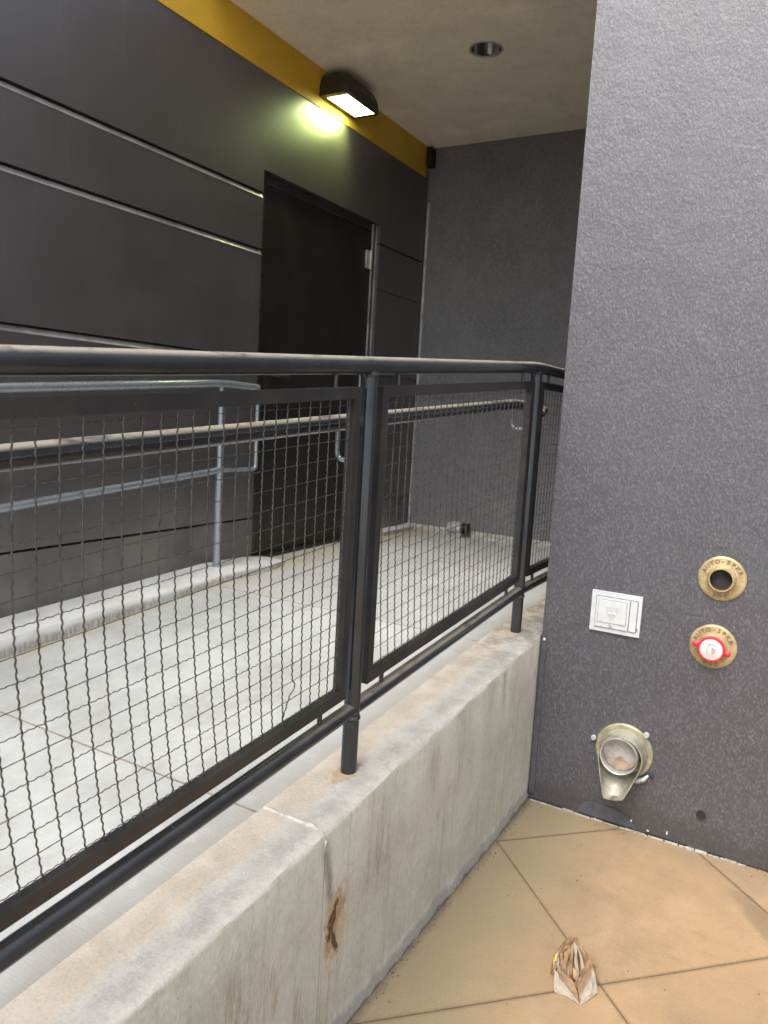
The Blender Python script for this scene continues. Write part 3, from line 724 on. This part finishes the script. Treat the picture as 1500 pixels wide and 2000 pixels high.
WS = 0.0385; HS = 0.0400; AMP = 0.0007
def mesh_panel(ya, yb, shear, wires=True):
    """framed woven panel between ya and yb; shear = drift of the wires' lower ends up the slope"""
    m = 0.028; hw = 0.0115; hh = 0.0135
    bm = NBM()
    def bar(p, q, dz):    # sloped channel bar
        c = [(-hw, -dz), (hw, -dz), (hw, dz), (-hw, dz)]
        a = [bm.verts.new((p[0] + cx, p[1], p[2] + cz)) for cx, cz in c]; d = [bm.verts.new((q[0] + cx, q[1], q[2] + cz)) for cx, cz in c]
        bm.faces.new(a); bm.faces.new(d[::-1])
        for i in range(4): bm.faces.new((a[i], a[(i + 1) % 4], d[(i + 1) % 4], d[i]))
    bar((XP, ya, ftz(ya)), (XP, yb, ftz(yb)), hh); bar((XP, ya, fbz(ya)), (XP, yb, fbz(yb)), hh)
    for (y0, y1) in ((ya, ya + 0.026), (yb - 0.026, yb)):
        vs = []
        for sx in (-hw, hw):
            for (yy, zz) in ((y0, fbz(y0) + hh + .0004), (y1, fbz(y1) + hh + .0004), (y1, ftz(y1) - hh - .0004), (y0, ftz(y0) - hh - .0004)):
                vs.append(bm.verts.new((XP + sx, yy, zz)))
        for q in ((0, 1, 2, 3), (7, 6, 5, 4), (0, 4, 5, 1), (1, 5, 6, 2), (2, 6, 7, 3), (3, 7, 4, 0)): bm.faces.new([vs[i] for i in q])
    fr_ = put('mesh_panel', bm, MFR, gr, bevel=0.002, segs=1)
    if not wires: return
    y = ya + 0.026 + WS * 0.55; k = 0
    n_tot = int((yb - 0.026 - y) / WS)
    while y < yb - 0.030:
        zt0, zb0 = ftz(y) - hh + 0.004, fbz(y) + hh - 0.004
        room = (yb - 0.040 - y)
        s0 = shear * min(1.0, max(0.0, room / 0.45))
        H = zt0 - zb0; npt = int(H / HS * 12)
        bent = (ya > 0 and ya < 1.0 and abs(y - DAMAGED) < WS * 0.5)
        pts = []
        for i in range(npt + 1):
            t = i / npt
            tt = max(0.0, (t - 0.30) / 0.70)
            z = zt0 - H * t
            yy = y + s0 * tt ** 1.7
            z += SL * (yy - y)
            wob = AMP * math.sin(2 * math.pi * 2.5 * (z - fbz(y)) / HS + math.pi * (k % 2))
            yo = 0.0007 * math.sin(2 * math.pi * 2.5 * (z - fbz(y)) / HS + 1.1 + math.pi * (k % 2)) + 0.0012 * math.sin(3.1 * t + k * 1.7)
            if bent and t > 0.86:
                q = (t - 0.86) / 0.14
                yo += 0.010 * math.sin(min(1, q / 0.35) * math.pi) - 0.034 * min(1.0, max(0.0, (q - 0.2) / 0.6))
            pts.append((XP + wob, yy + yo, z))
        bm = NBM(); tube(bm, pts, 0.00155, 5, cap=False)
        put('wire', bm, MWIRE, fr_, smooth='all')
        y += WS; k += 1
    z = 0.024; k = 0
    Ht = ftz(ya) - fbz(ya)
    while z < Ht - 0.018:
        L = yb - ya - 0.05; npt = int(L / WS * 12)
        pts = []
        for i in range(npt + 1):
            yy = ya + 0.024 + (L + 0.002) * i / npt
            wob = -AMP * math.sin(2 * math.pi * 2.5 * (yy - ya) / WS + math.pi * (k % 2))
            pts.append((XP - 0.0012 + wob, yy, fbz(yy) + z + 0.0005 * math.sin(2 * math.pi * 2.5 * (yy - ya) / WS) + 0.001 * math.sin(yy * 4 + k)))
        bm = NBM(); tube(bm, pts, 0.00085, 4, cap=False)
        put('wire', bm, MWIRE, fr_, smooth='all')
        z += HS; k += 1
DAMAGED = 1.305
mesh_panel(-2.03, -0.915, 0.02, False)
mesh_panel(-0.815, 0.305, 0.04)
mesh_panel(0.405, 1.526, 0.050)
mesh_panel(1.626, 2.742, 0.040)
mesh_panel(2.838, 3.95, 0.0)

# ------------------------------------------------------------------ handrail along the dark wall
XH = -2.51
hr = thing('wall_side_handrail', (XH, 2.805, zt(2.8)), 'thin blue-grey double pipe handrail on its own post in the kerb by the dark wall', 'handrail')
hz1 = lambda y: 1.590 + 0.0745 * (min(y, 2.8) - 2.8); hz2 = lambda y: 1.172 + 0.082 * (min(y, 2.8) - 2.8)
bm = NBM(); tube(bm, [(XH, -1.6, hz1(-1.6)), (XH, 2.66, hz1(2.66))] + arc((XH, 2.66, hz1(2.66)), (XH, 2.80, hz1(2.8) + 0.003), (XH, 2.94, 1.588), 6)[1:] + [(XH, 3.075, 1.583)], 0.0185, 18)
put('top_rail', bm, MSTEEL, hr, smooth=True)
bm = NBM(); tube(bm, [(XH, -1.6, hz2(-1.6)), (XH, 2.80, hz2(2.8))], 0.0165, 16)
put('lower_rail', bm, MSTEEL, hr, smooth=True)
bm = NBM(); tube(bm, [(XH, 2.80, 1.172), (XH, 3.055, 1.168)] + arc((XH, 3.055, 1.168), (XH, 3.078, 1.168), (XH, 3.078, 1.19), 5)[1:] + [(XH, 3.078, 1.570)], 0.0105, 14)
put('end_loop', bm, MSTEEL, hr, smooth=True)
for py in (2.805, 1.05, -0.7):
    z0 = zr(py) + 0.02
    bm = NBM(); tube(bm, [(XH, py, z0), (XH, py, hz2(py))], 0.0185, 18); tube(bm, [(XH, py, hz2(py)), (XH, py, hz1(py) - 0.01)], 0.0130, 14)
    put('post', bm, MSTEEL, hr, smooth=True)

# ------------------------------------------------------------------ wall pack light
wl = thing('wall_light', (XW, 3.81, 3.2), 'dark dome-topped wall light glowing yellow-green on the mustard band', 'light')
LX0, LX1, LY0, LY1, LZ0, LZ1 = XW + 0.005, XW + 0.195, 3.63, 3.985, 3.200, 3.345
bm = NBM(); rings = []; nprof = 9
for i in range(nprof + 1):
    t = i / nprof; a = t * math.pi / 2
    dep = (LX1 - LX0) * (0.25 + 0.75 * math.cos(a) ** 0.8) if i < nprof else (LX1 - LX0) * 0.22
    z = LZ0 + (LZ1 - LZ0) * math.sin(a)
    ins = 0.105 * t ** 2.6
    r4 = 0.030
    rings.append([bm.verts.new(p) for p in ((LX0, LY0 + ins, z), (LX0 + dep - r4 * .9, LY0 + ins, z), (LX0 + dep, LY0 + ins + r4, z), (LX0 + dep, LY1 - ins - r4, z), (LX0 + dep - r4 * .9, LY1 - ins, z), (LX0, LY1 - ins, z))])
for i in range(nprof):
    for k in range(6):
        bm.faces.new((rings[i][k], rings[i][(k + 1) % 6], rings[i + 1][(k + 1) % 6], rings[i + 1][k]))
bm.faces.new(rings[-1])
# rim underside
inner = [bm.verts.new(p) for p in ((LX0 + 0.028, LY0 + 0.035, LZ0), (LX1 - 0.028, LY0 + 0.035, LZ0), (LX1 - 0.028, LY1 - 0.028, LZ0), (LX0 + 0.028, LY1 - 0.028, LZ0))]
o6 = rings[0]
for q in ((o6[0], o6[1], inner[1], inner[0]), (o6[1], o6[2], inner[1]), (o6[2], o6[3], inner[2], inner[1]), (o6[3], o6[4], inner[2]), (o6[4], o6[5], inner[3], inner[2]), (o6[5], o6[0], inner[0], inner[3])):
    bm.faces.new(q)
put('lamp_housing', bm, MLAMP, wl, smooth=True)
bm = NBM(); box(bm, LX0 + 0.028, LX1 - 0.028, LY0 + 0.035, LY1 - 0.028, LZ0 + 0.002, LZ0 + 0.010)
put('lamp_lens', bm, MLENS, wl)
ld = bpy.data.lights.new('lamp_glow', 'AREA'); ld.shape = 'RECTANGLE'; ld.size = 0.12; ld.size_y = 0.26; ld.spread = R(120); ld.energy = 1.5; ld.color = (0.80, 1.0, 0.30)
lo = bpy.data.objects.new('lamp_glow', ld); COL.objects.link(lo)
lo.parent = wl; lo.location = (0.095, 0.0, -0.004); lo.rotation_euler = (R(-22), R(30), 0)

# recessed downlight
dl = thing('recessed_downlight', (-1.692, 3.785, 3.35), 'round recessed downlight with bright reflector stripe in the beige soffit', 'light')
bm = NBM()
lathe(bm, [(0.088, -0.0004), (0.0875, -0.003), (0.078, -0.0035), (0.0765, 0.002)], (DLX, DLY, 3.35), 'z', 40)
put('trim_ring', bm, MGRY, dl, smooth=True)
bm = NBM()
lathe(bm, [(0.0765, 0.001), (0.074, 0.055), (0.062, 0.105)], (DLX, DLY, 3.35), 'z', 48)
put('reflector', bm, MALU, dl, smooth='all')
bm = NBM(); disc(bm, (DLX, DLY, 3.35), 0.063, 0.1045, 'z')
put('lamp_cap', bm, MDARK, dl)
bm = NBM(); lathe(bm, [(0.0, 0.002), (0.009, 0.003), (0.012, 0.008), (0.012, 0.104)], (DLX - 0.004, DLY + 0.056, 3.35), 'z', 24)  # white rod paints the sky's reflection on the far reflector wall
put('glint_stripe', bm, m_plain('white_glint_stripe', (0.85, 0.85, 0.83), 0.4, 0, 0.02), dl, smooth=True)
# small black box in the corner under the soffit
cb = thing('corner_box', (-2.575, 4.965, 3.27), 'small black box in the corner at the end of the mustard band', 'box')
bm = NBM(); box(bm, XW + 0.012, XW + 0.052, 4.925, 4.992, 3.215, 3.338)
put('box_body', bm, MBLK, cb, bevel=0.004)

# ------------------------------------------------------------------ fittings on the stucco
def letter(ch, size, mat4, parent, mat, depth=0.0012, name='embossed_letter'):
    cu = bpy.data.curves.new('t', 'FONT'); cu.body = ch; cu.size = size; cu.align_x = 'CENTER'; cu.align_y = 'CENTER'; cu.extrude = depth; cu.resolution_u = 2; cu.offset = size * 0.012
    o = bpy.data.objects.new('t', cu); COL.objects.link(o)
    bpy.context.view_layer.update()
    me = bpy.data.meshes.new_from_object(o.evaluated_get(bpy.context.evaluated_depsgraph_get()))
    bpy.data.objects.remove(o); bpy.data.curves.remove(cu)
    me.transform(mat4)
    bm = NBM(); bm.from_mesh(me); bpy.data.meshes.remove(me)
    return put(name, bm, mat, parent)
def ring_text(txt, c, rad, size, parent, mat, centre=90, step=20, d=0.010, flip=False):
    n = len(txt)
    for i, ch in enumerate(txt):
        if ch == ' ': continue
        a = R(centre + (-1 if not flip else 1) * (i - (n - 1) / 2) * step)
        rot = a - math.pi / 2 if not flip else a + math.pi / 2
        p = Vector((c[0] + rad * math.cos(a), c[1] - d, c[2] + rad * math.sin(a)))
        # text plane XY -> world XZ facing -Y
        mt = Matrix.Translation(p) @ Matrix.Rotation(-rot, 4, 'Y') @ Matrix.Rotation(math.pi / 2, 4, 'X')
        letter(ch, size, mt, parent, mat)

def escutcheon(cx, cz, label, cap):
    t = thing('brass_inlet', (cx, YS, cz), label, 'pipe inlet', 'brass sprinkler inlets on the stucco wall')
    c = (cx, YS, cz)
    bm = NBM()
    lathe(bm, [(0.0775, 0.0), (0.0775, 0.004), (0.074, 0.0075), (0.068, 0.0085), (0.058, 0.0092), (0.048, 0.011), (0.044, 0.018), (0.0425, 0.0185)], c, n=56)
    put('wall_plate', bm, MBRASS, t, smooth=True)
    bm = NBM()
    off_ = 0.034
    lathe(bm, [(0.0425, 0.010), (0.0425, off_), (0.040, off_ + 0.003), (0.0365, off_ + 0.003), (0.0355, off_), (0.0355, 0.0005)], c, n=48)
    put('inlet_collar', bm, MBRASS, t, smooth=True)
    ring_text('AUTO-SPKR', c, 0.0610, 0.0215, t, MBRASSD, 92, 16.5, 0.0098)
    ring_text('FDC', c, 0.0620, 0.0170, t, MBRASSD, -90, 17, 0.0098, True)
    if not cap:
        bm = NBM()
        rr = lathe(bm, [(0.0352, 0.033), (0.0345, 0.012), (0.033, 0.004), (0.0, 0.0035)], c, n=40)
        put('pipe_bore', bm, MDARK, t, smooth=True)
    else:
        pc = thing('red_plug', (cx, YS - 0.034, cz), 'red plug with white disc and two ears closing the lower brass inlet', 'plug')
        c2 = (cx, YS - 0.036, cz)
        bm = NBM(); lathe(bm, [(0.0, 0.001), (0.0440, 0.001), (0.0440, 0.010), (0.0415, 0.014), (0.036, 0.0145), (0.0355, 0.012)], c2, n=44)
        put('plug_ring', bm, MRED, pc, smooth=True)
        for s in (-1, 1):
            bm = NBM()
            for_c = Vector((cx + s * 0.0505, c2[1] - 0.004, cz - s * 0.008))
            bmesh.ops.create_icosphere(bm, subdivisions=2, radius=1.0, matrix=Matrix.Translation(for_c) @ Matrix.Diagonal((0.0125, 0.006, 0.0105, 1)))
            put('plug_ear', bm, MRED, pc, smooth='all')
        bm = NBM(); lathe(bm, [(0.0362, 0.010), (0.0362, 0.0155), (0.034, 0.0168), (0.0, 0.0172)], c2, n=44)
        put('white_disc', bm, MCAP, pc, smooth=True)
        bm = NBM(); pts = [(cx + 0.002 - 0.016 * math.cos(a), c2[1] - 0.0176, cz - 0.002 + 0.020 * math.sin(a)) for a in [R(v) for v in range(-75, 76, 15)]]
        pts2 = [(cx + 0.002 - 0.0135 * math.cos(a), c2[1] - 0.0176, cz - 0.002 + 0.0185 * math.sin(a)) for a in [R(v) for v in range(75, -76, -15)]]
        prism(bm, pts + pts2, (0, 0.0006, 0)); put('grey_mark', bm, MGPRINT, pc)
        bm = NBM(); prism(bm, [(cx + 0.001, c2[1] - 0.0176, cz + 0.009), (cx + 0.014, c2[1] - 0.0176, cz + 0.006), (cx + 0.013, c2[1] - 0.0176, cz - 0.008), (cx + 0.003, c2[1] - 0.0176, cz - 0.019)], (0, 0.0006, 0))
        put('pink_mark', bm, MPINK, pc)
        bm = NBM(); prism(bm, [(cx - 0.016, c2[1] - 0.0176, cz + 0.021), (cx + 0.017, c2[1] - 0.0176, cz + 0.018), (cx + 0.018, c2[1] - 0.0176, cz + 0.0155), (cx - 0.016, c2[1] - 0.0176, cz + 0.0185)], (0, 0.0006, 0))
        put('grey_mark', bm, MGPRINT, pc)
escutcheon(-0.236, 0.998, 'upper brass round inlet with open dark pipe and AUTO-SPKR lettering', False)
escutcheon(-0.240, 0.756, 'lower brass round inlet with lettering, closed by a red plug', True)

# white key box
kx0, kx1, kz0, kz1 = -0.668, -0.487, 0.738, 0.889
kx = thing('key_box', ((kx0 + kx1) / 2, YS, (kz0 + kz1) / 2), 'silver-white square lock box with inner lid on the stucco wall', 'lock box')
bm = NBM(); box(bm, kx0, kx1, YS - 0.011, YS + 0.001, kz0, kz1)
put('box_flange', bm, MWHITE, kx, bevel=0.005, segs=3)
bm = NBM(); box(bm, kx0 + 0.017, kx1 - 0.012, YS - 0.0125, YS - 0.009, kz0 + 0.016, kz1 - 0.017)
put('groove', bm, MGREYL, kx, bevel=0.002)
bm = NBM(); box(bm, kx0 + 0.0195, kx1 - 0.042, YS - 0.0165, YS - 0.0122, kz0 + 0.0185, kz1 - 0.0195)
lid = put('lid', bm, MWHITE, kx, bevel=0.0025)
bm = NBM(); box(bm, kx1 - 0.0385, kx1 - 0.0145, YS - 0.0160, YS - 0.0122, kz0 + 0.0185, kz1 - 0.0195)
put('hinge_strip', bm, MWHITE, kx, bevel=0.002)
bm = NBM(); box(bm, kx0 + 0.027, kx1 - 0.050, YS - 0.0172, YS - 0.0162, kz0 + 0.036, kz1 - 0.028)
put('groove', bm, MGREYL, lid, bevel=0.0004)
bm = NBM(); box(bm, kx0 + 0.0285, kx1 - 0.0515, YS - 0.0195, YS - 0.0168, kz0 + 0.0375, kz1 - 0.0295)
put('raised_plate', bm, MWHITE, lid, bevel=0.0015)
cxk, czk = (kx0 + 0.0285 + kx1 - 0.0515) / 2, (kz0 + kz1) / 2 + 0.004
bm = NBM(); y = YS - 0.0203
prism(bm, [(cxk - 0.024, y, czk + 0.020), (cxk + 0.024, y, czk + 0.020), (cxk + 0.021, y, czk - 0.006), (cxk + 0.012, y, czk - 0.022), (cxk, y, czk - 0.026), (cxk - 0.012, y, czk - 0.022), (cxk - 0.021, y, czk - 0.006)], (0, 0.001, 0))
put('shield_emblem', bm, m_plain('emblem_grey', (0.43, 0.45, 0.455), 0.45, 0.15, 0.1, 40), lid, bevel=0.0004)
for s in (-1, 1):
    bm = NBM(); bmesh.ops.create_icosphere(bm, subdivisions=2, radius=1.0, matrix=Matrix.Translation((cxk + s * 0.009, y - 0.0002, czk - 0.006)) @ Matrix.Diagonal((0.0062, 0.0016, 0.0055, 1)))
    put('emblem_boss', bm, MWHITE, lid, smooth='all')
bm = NBM(); lathe(bm, [(0.0068, 0.0), (0.0068, 0.002), (0.0042, 0.0026)], (cxk - 0.001, YS - 0.0165, kz0 + 0.0275), n=20); disc(bm, (cxk - 0.001, YS - 0.0165, kz0 + 0.0275), 0.0042, 0.0026, n=20)
put('lock_screw', bm, MNICKB, lid, smooth=True)
bm = NBM(); prism(bm, [(kx1 - 0.012, YS - 0.0118, kz0 + 0.036), (kx1 - 0.008, YS - 0.0118, kz0 + 0.030), (kx1 - 0.006, YS - 0.0118, kz0 + 0.018), (kx1 - 0.010, YS - 0.0118, kz0 + 0.024)], (0, 0.0006, 0))
put('chip', bm, MDARK, kx)

# overflow spout
sx_, sz_ = -0.500, 0.300
sp = thing('overflow_spout', (sx_, YS, sz_), 'bronze and steel overflow drain spout with long tapered lip low on the stucco wall', 'drain spout')
c = (sx_, YS, sz_)
bm = NBM()
lathe(bm, [(0.104, 0.0), (0.104, 0.006), (0.100, 0.010), (0.088, 0.0105), (0.084, 0.008)], c, n=56)
disc(bm, c, 0.085, 0.0082, n=56)
put('wall_flange', bm, MNBR, sp, smooth=True)
# conical shroud: rim circle (front) lofted from base circle, lower half drawn into a lip
bm = NBM(); n = 72
def shroud(t, a, inn=0.0):
    """t 0 at flange .. 1 at free edge; a angle (90 = up)"""
    ca, sa = math.cos(a), math.sin(a)
    rb = 0.086 - inn; rf = 0.078 - inn
    yy = 0.008 + 0.070 * t
    r0 = rb + (rf - rb) * t
    px, pz = ca * r0, sa * r0
    if sa < 0.15:
        k = (0.15 - sa) / 1.15
        kk = k ** 1.1
        px = px * (1 - 0.62 * t * max(0, k - 0.12)) - 0.014 * t * kk
        px = px - math.copysign(1, ca) * 0.0 
        pz -= 0.135 * t * kk
        yy += 0.030 * t * kk
    lim = -0.152 + 0.25 * (px + 0.01) * 0.6
    if t > 0.99 and pz < lim: pz = lim
    if 0.5 < t < 0.99: pz = max(pz, lim)
    return (c[0] + px + 0.004 * t, c[1] - yy, c[2] + pz)
rings = []
for t in (0.0, 0.2, 0.4, 0.6, 0.8, 1.0):
    rings.append([bm.verts.new(shroud(t, 2 * math.pi * k / n)) for k in range(n)])
for t in (1.0, 0.8, 0.6, 0.4, 0.2, 0.0):
    rings.append([bm.verts.new(shroud(t, 2 * math.pi * k / n, 0.0035)) for k in range(n)])
for i in range(len(rings) - 1):
    for k in range(n): bm.faces.new((rings[i][k], rings[i][(k + 1) % n], rings[i + 1][(k + 1) % n], rings[i + 1][k]))
put('tapered_lip', bm, MNICK, sp, smooth=True)
bm = NBM(); c3 = (sx_ - 0.002, YS, sz_ + 0.006)
lathe(bm, [(0.0690, 0.004), (0.0675, 0.082), (0.0665, 0.085), (0.0635, 0.083), (0.0625, 0.020)], c3, n=52)
put('inner_tube', bm, MNICKB, sp, smooth=True)
bm = NBM(); lathe(bm, [(0.0626, 0.050), (0.052, 0.0495), (0.0, 0.048)], c3, n=40)
put('tube_back', bm, MNICKB, sp, smooth=True)
bm = NBM(); vs = []
for i in range(17):
    a = R(195 + 150 * i / 16); vs.append((c3[0] + 0.0610 * math.cos(a), YS - 0.056, c3[2] + 0.0610 * math.sin(a)))
for i in range(9):
    t = i / 8; vs.append((c3[0] + 0.050 - 0.088 * t, YS - 0.0515, c3[2] - 0.022 - 0.012 * math.sin(t * 9) + 0.004 * t))
bm.faces.new([bm.verts.new(v) for v in vs])
put('dirt_deposit', bm, MDIRT, sp)
for (bx, bz, r0) in ((-0.612, 0.325, 0.0105), (-0.425, 0.385, 0.0118)):
    bm = NBM()
    lathe(bm, [(0.006, 0.0), (0.006, 0.012), (r0, 0.0125), (r0, 0.016), (r0 * 0.8, 0.020), (r0 * 0.3, 0.0205), (r0 * 0.25, 0.018), (0.0, 0.018)], (bx, YS, bz), n=20)
    put('fixing_bolt', bm, MZINC, sp, smooth=True)
bm = NBM()
tube(bm, [(-0.462, YS - 0.016, 0.208), (-0.440, YS - 0.020, 0.206), (-0.418, YS - 0.016, 0.216), (-0.404, YS - 0.008, 0.232)], [0.006, 0.0105, 0.0095, 0.0045], 12)
put('clamp_lever', bm, MZINC, sp, smooth=True)
bm = NBM(); tube(bm, [(-0.398, YS - 0.006, 0.236), (-0.386, YS - 0.006, 0.228)], 0.006, 8)
put('rubber_stop', bm, MBLK, sp, smooth=True)
# weep hole
wh = thing('weep_pipe', (-0.213, YS, 0.137), 'small dark open weep pipe near the foot of the stucco wall', 'pipe')
bm = NBM()
lathe(bm, [(0.0165, 0.0), (0.0165, 0.0045), (0.0135, 0.005), (0.0125, 0.001)], (-0.213, YS, 0.137), n=24, sz=1.15)
put('pipe_rim', bm, MDARK, wh, smooth=True)
bm = NBM(); lathe(bm, [(0.0126, 0.0012), (0.0, 0.0011)], (-0.213, YS, 0.137), n=24, sz=1.15)
put('pipe_mouth', bm, MBLK, wh)

# ------------------------------------------------------------------ crumpled paper bag
PX, PY = -0.415, 1.925
pb = thing('crumpled_paper', (PX, PY, 0), 'crumpled brown kraft paper with pale lining and a yellow spot on the buff paving', 'litter')
fr3 = Vector((f_.x, f_.y, 0)).normalized(); rt3 = Vector((fr3.y, -fr3.x, 0))
def L(a, d, h): return Vector((PX, PY, 0)) + rt3 * a + fr3 * d + Vector((0, 0, h))
def sheet(rows, mat, name, thick=0.0007, seed=1, jit=0.0022, sub=3):
    """folded paper: rows of points, subdivided with hard creases"""
    rr = random.Random(seed); bm = NBM()
    nr, nc = len(rows), len(rows[0]); g = []
    for i in range((nr - 1) * sub + 1):
        u = i / sub; i0 = min(int(u), nr - 2); fu = u - i0; line = []
        for j in range((nc - 1) * sub + 1):
            v = j / sub; j0 = min(int(v), nc - 2); fv = v - j0
            P = (Vector(L(*rows[i0][j0])) * (1 - fu) * (1 - fv) + Vector(L(*rows[i0 + 1][j0])) * fu * (1 - fv) + Vector(L(*rows[i0][j0 + 1])) * (1 - fu) * fv + Vector(L(*rows[i0 + 1][j0 + 1])) * fu * fv)
            P += Vector((rr.uniform(-jit, jit), rr.uniform(-jit, jit), rr.uniform(-jit, jit)))
            P.z = max(0.0012, P.z)
            line.append(bm.verts.new(P))
        g.append(line)
    for i in range(len(g) - 1):
        for j in range(len(g[0]) - 1):
            a, b2, c2, d2 = g[i][j], g[i][j + 1], g[i + 1][j + 1], g[i + 1][j]
            if (i + j) % 2: bm.faces.new((a, b2, c2)); bm.faces.new((a, c2, d2))
            else: bm.faces.new((a, b2, d2)); bm.faces.new((b2, c2, d2))
    geom = bmesh.ops.solidify(bm, geom=bm.faces[:], thickness=thick)
    return put(name, bm, mat, pb)
# (across, depth away from camera, height)
sheet([[(-0.058, -0.050, 0.004), (-0.030, -0.064, 0.003), (-0.002, -0.088, 0.002)],
       [(-0.058, -0.030, 0.016), (-0.028, -0.040, 0.018), (-0.006, -0.060, 0.010)],
       [(-0.050, -0.010, 0.034), (-0.024, -0.018, 0.030), (-0.006, -0.030, 0.022)]], MKRAFTL, 'paper_fold', seed=3)
sheet([[(0.002, -0.088, 0.002), (0.034, -0.066, 0.004), (0.058, -0.044, 0.006)],
       [(0.004, -0.062, 0.018), (0.032, -0.048, 0.024), (0.056, -0.026, 0.026)],
       [(0.006, -0.032, 0.030), (0.030, -0.024, 0.046), (0.050, -0.006, 0.052)]], MKRAFTL, 'paper_fold', seed=4)
sheet([[(-0.003, -0.080, 0.005), (0.014, -0.060, 0.022), (0.040, -0.030, 0.042), (0.052, 0.000, 0.060)],
       [(0.000, -0.058, 0.024), (0.016, -0.040, 0.038), (0.032, -0.018, 0.054), (0.042, 0.008, 0.070)],
       [(-0.002, -0.034, 0.016), (0.012, -0.022, 0.032), (0.024, -0.004, 0.040), (0.034, 0.018, 0.056)]], MKRAFT, 'paper_fold', seed=5)
sheet([[(-0.004, -0.078, 0.006), (-0.020, -0.052, 0.018), (-0.044, -0.022, 0.026)],
       [(-0.004, -0.054, 0.026), (-0.020, -0.032, 0.036), (-0.046, -0.006, 0.040)],
       [(-0.006, -0.030, 0.014), (-0.018, -0.014, 0.022), (-0.036, 0.010, 0.030)]], MKRAFT, 'paper_fold', seed=6)
for q in range(9):      # upright pleats fanned across the middle
    a0 = -0.026 + q * 0.0075; sgn = 1 if q % 2 else -1; fan = (q - 4) * 0.0016; hh = 0.094 - 0.0035 * abs(q - 4)
    sheet([[(a0 + 0.002, -0.016 - 0.003 * sgn, 0.012), (a0 + 0.0075, -0.012 + 0.009 * sgn, 0.012)],
           [(a0 + fan, -0.006, 0.040), (a0 + 0.007 + fan, -0.002 + 0.011 * sgn, 0.042)],
           [(a0 - fan * 1.0, 0.014, 0.070), (a0 + 0.006 - fan, 0.016 + 0.010 * sgn, 0.070)],
           [(a0 - fan * 3.2, 0.032, hh), (a0 + 0.005 - fan * 3.2, 0.034 + 0.008 * sgn, hh - 0.003)]], MKRAFTL if q in (1, 4, 6) else MKRAFT, 'paper_fold', seed=50 + q, jit=0.0016, sub=2)
for q in range(4):      # pleats at left
    a0 = -0.056 + q * 0.010; sgn = 1 if q % 2 else -1
    sheet([[(a0 + 0.004, -0.014, 0.014), (a0 + 0.013, -0.010 + 0.008 * sgn, 0.014)],
           [(a0, 0.004, 0.044), (a0 + 0.010, 0.006 + 0.010 * sgn, 0.046)],
           [(a0 + 0.004, 0.020, 0.066 - 0.004 * abs(q - 2)), (a0 + 0.010, 0.022 + 0.008 * sgn, 0.064)]], MKRAFTL if q in (1, 3) else MKRAFT, 'paper_fold', seed=20 + q, jit=0.0028)
sheet([[(0.020, -0.004, 0.020), (0.038, -0.004, 0.022), (0.062, 0.004, 0.010)],
       [(0.022, 0.020, 0.064), (0.040, 0.016, 0.058), (0.066, 0.012, 0.036)],
       [(0.012, 0.044, 0.086), (0.030, 0.040, 0.074), (0.056, 0.034, 0.040)]], MKRAFT, 'paper_fold', seed=31)
sheet([[(-0.056, 0.010, 0.010), (-0.020, 0.030, 0.010), (0.030, 0.034, 0.008)],
       [(-0.050, 0.022, 0.050), (-0.014, 0.040, 0.062), (0.030, 0.042, 0.060)],
       [(-0.034, 0.032, 0.066), (-0.010, 0.050, 0.094), (0.020, 0.050, 0.090)]], MKRAFT, 'paper_fold', seed=32)
bm = NBM()
bmesh.ops.create_icosphere(bm, subdivisions=2, radius=1.0, matrix=Matrix.Translation(L(0.0, 0.016, 0.018)) @ Matrix.Diagonal((0.034, 0.030, 0.017, 1)))
for v in bm.verts: v.co += Vector((rnd.uniform(-1, 1), rnd.uniform(-1, 1), rnd.uniform(-1, 1))) * 0.004
put('paper_core', bm, MKRAFT, pb)
sheet([[(-0.055, -0.002, 0.050), (-0.047, 0.000, 0.056)], [(-0.052, 0.009, 0.062), (-0.043, 0.010, 0.066)]], MPYEL, 'yellow_print', seed=40, jit=0.001)

# ------------------------------------------------------------------ loose grit on the paving and concrete
bm = NBM()
def grit(p, r0):
    bmesh.ops.create_icosphere(bm, subdivisions=1, radius=r0, matrix=Matrix.Translation(p) @ Matrix.Diagonal((1, rnd.uniform(.6, 1.4), 0.6, 1)))
for i in range(90):
    y = rnd.uniform(0.9, 2.8); grit((XF + 0.012 + abs(rnd.gauss(0, 0.018)), y, 0.0022), rnd.uniform(0.0012, 0.0032))
for i in range(60):
    grit((rnd.uniform(-0.8, 0.9), YS - 0.008 - abs(rnd.gauss(0, 0.03)), 0.0022), rnd.uniform(0.001, 0.003))
for i in range(30):
    grit((rnd.uniform(-0.8, 0.4), rnd.uniform(1.3, 2.7), 0.002), rnd.uniform(0.0012, 0.003))
tag(put('floor_grit', bm, MGAP), 'tiny dark grit scattered on the buff paving along the walls', 'grit', kind='stuff')

for o in COL.objects:
    if '_r' in o: del o['_r']
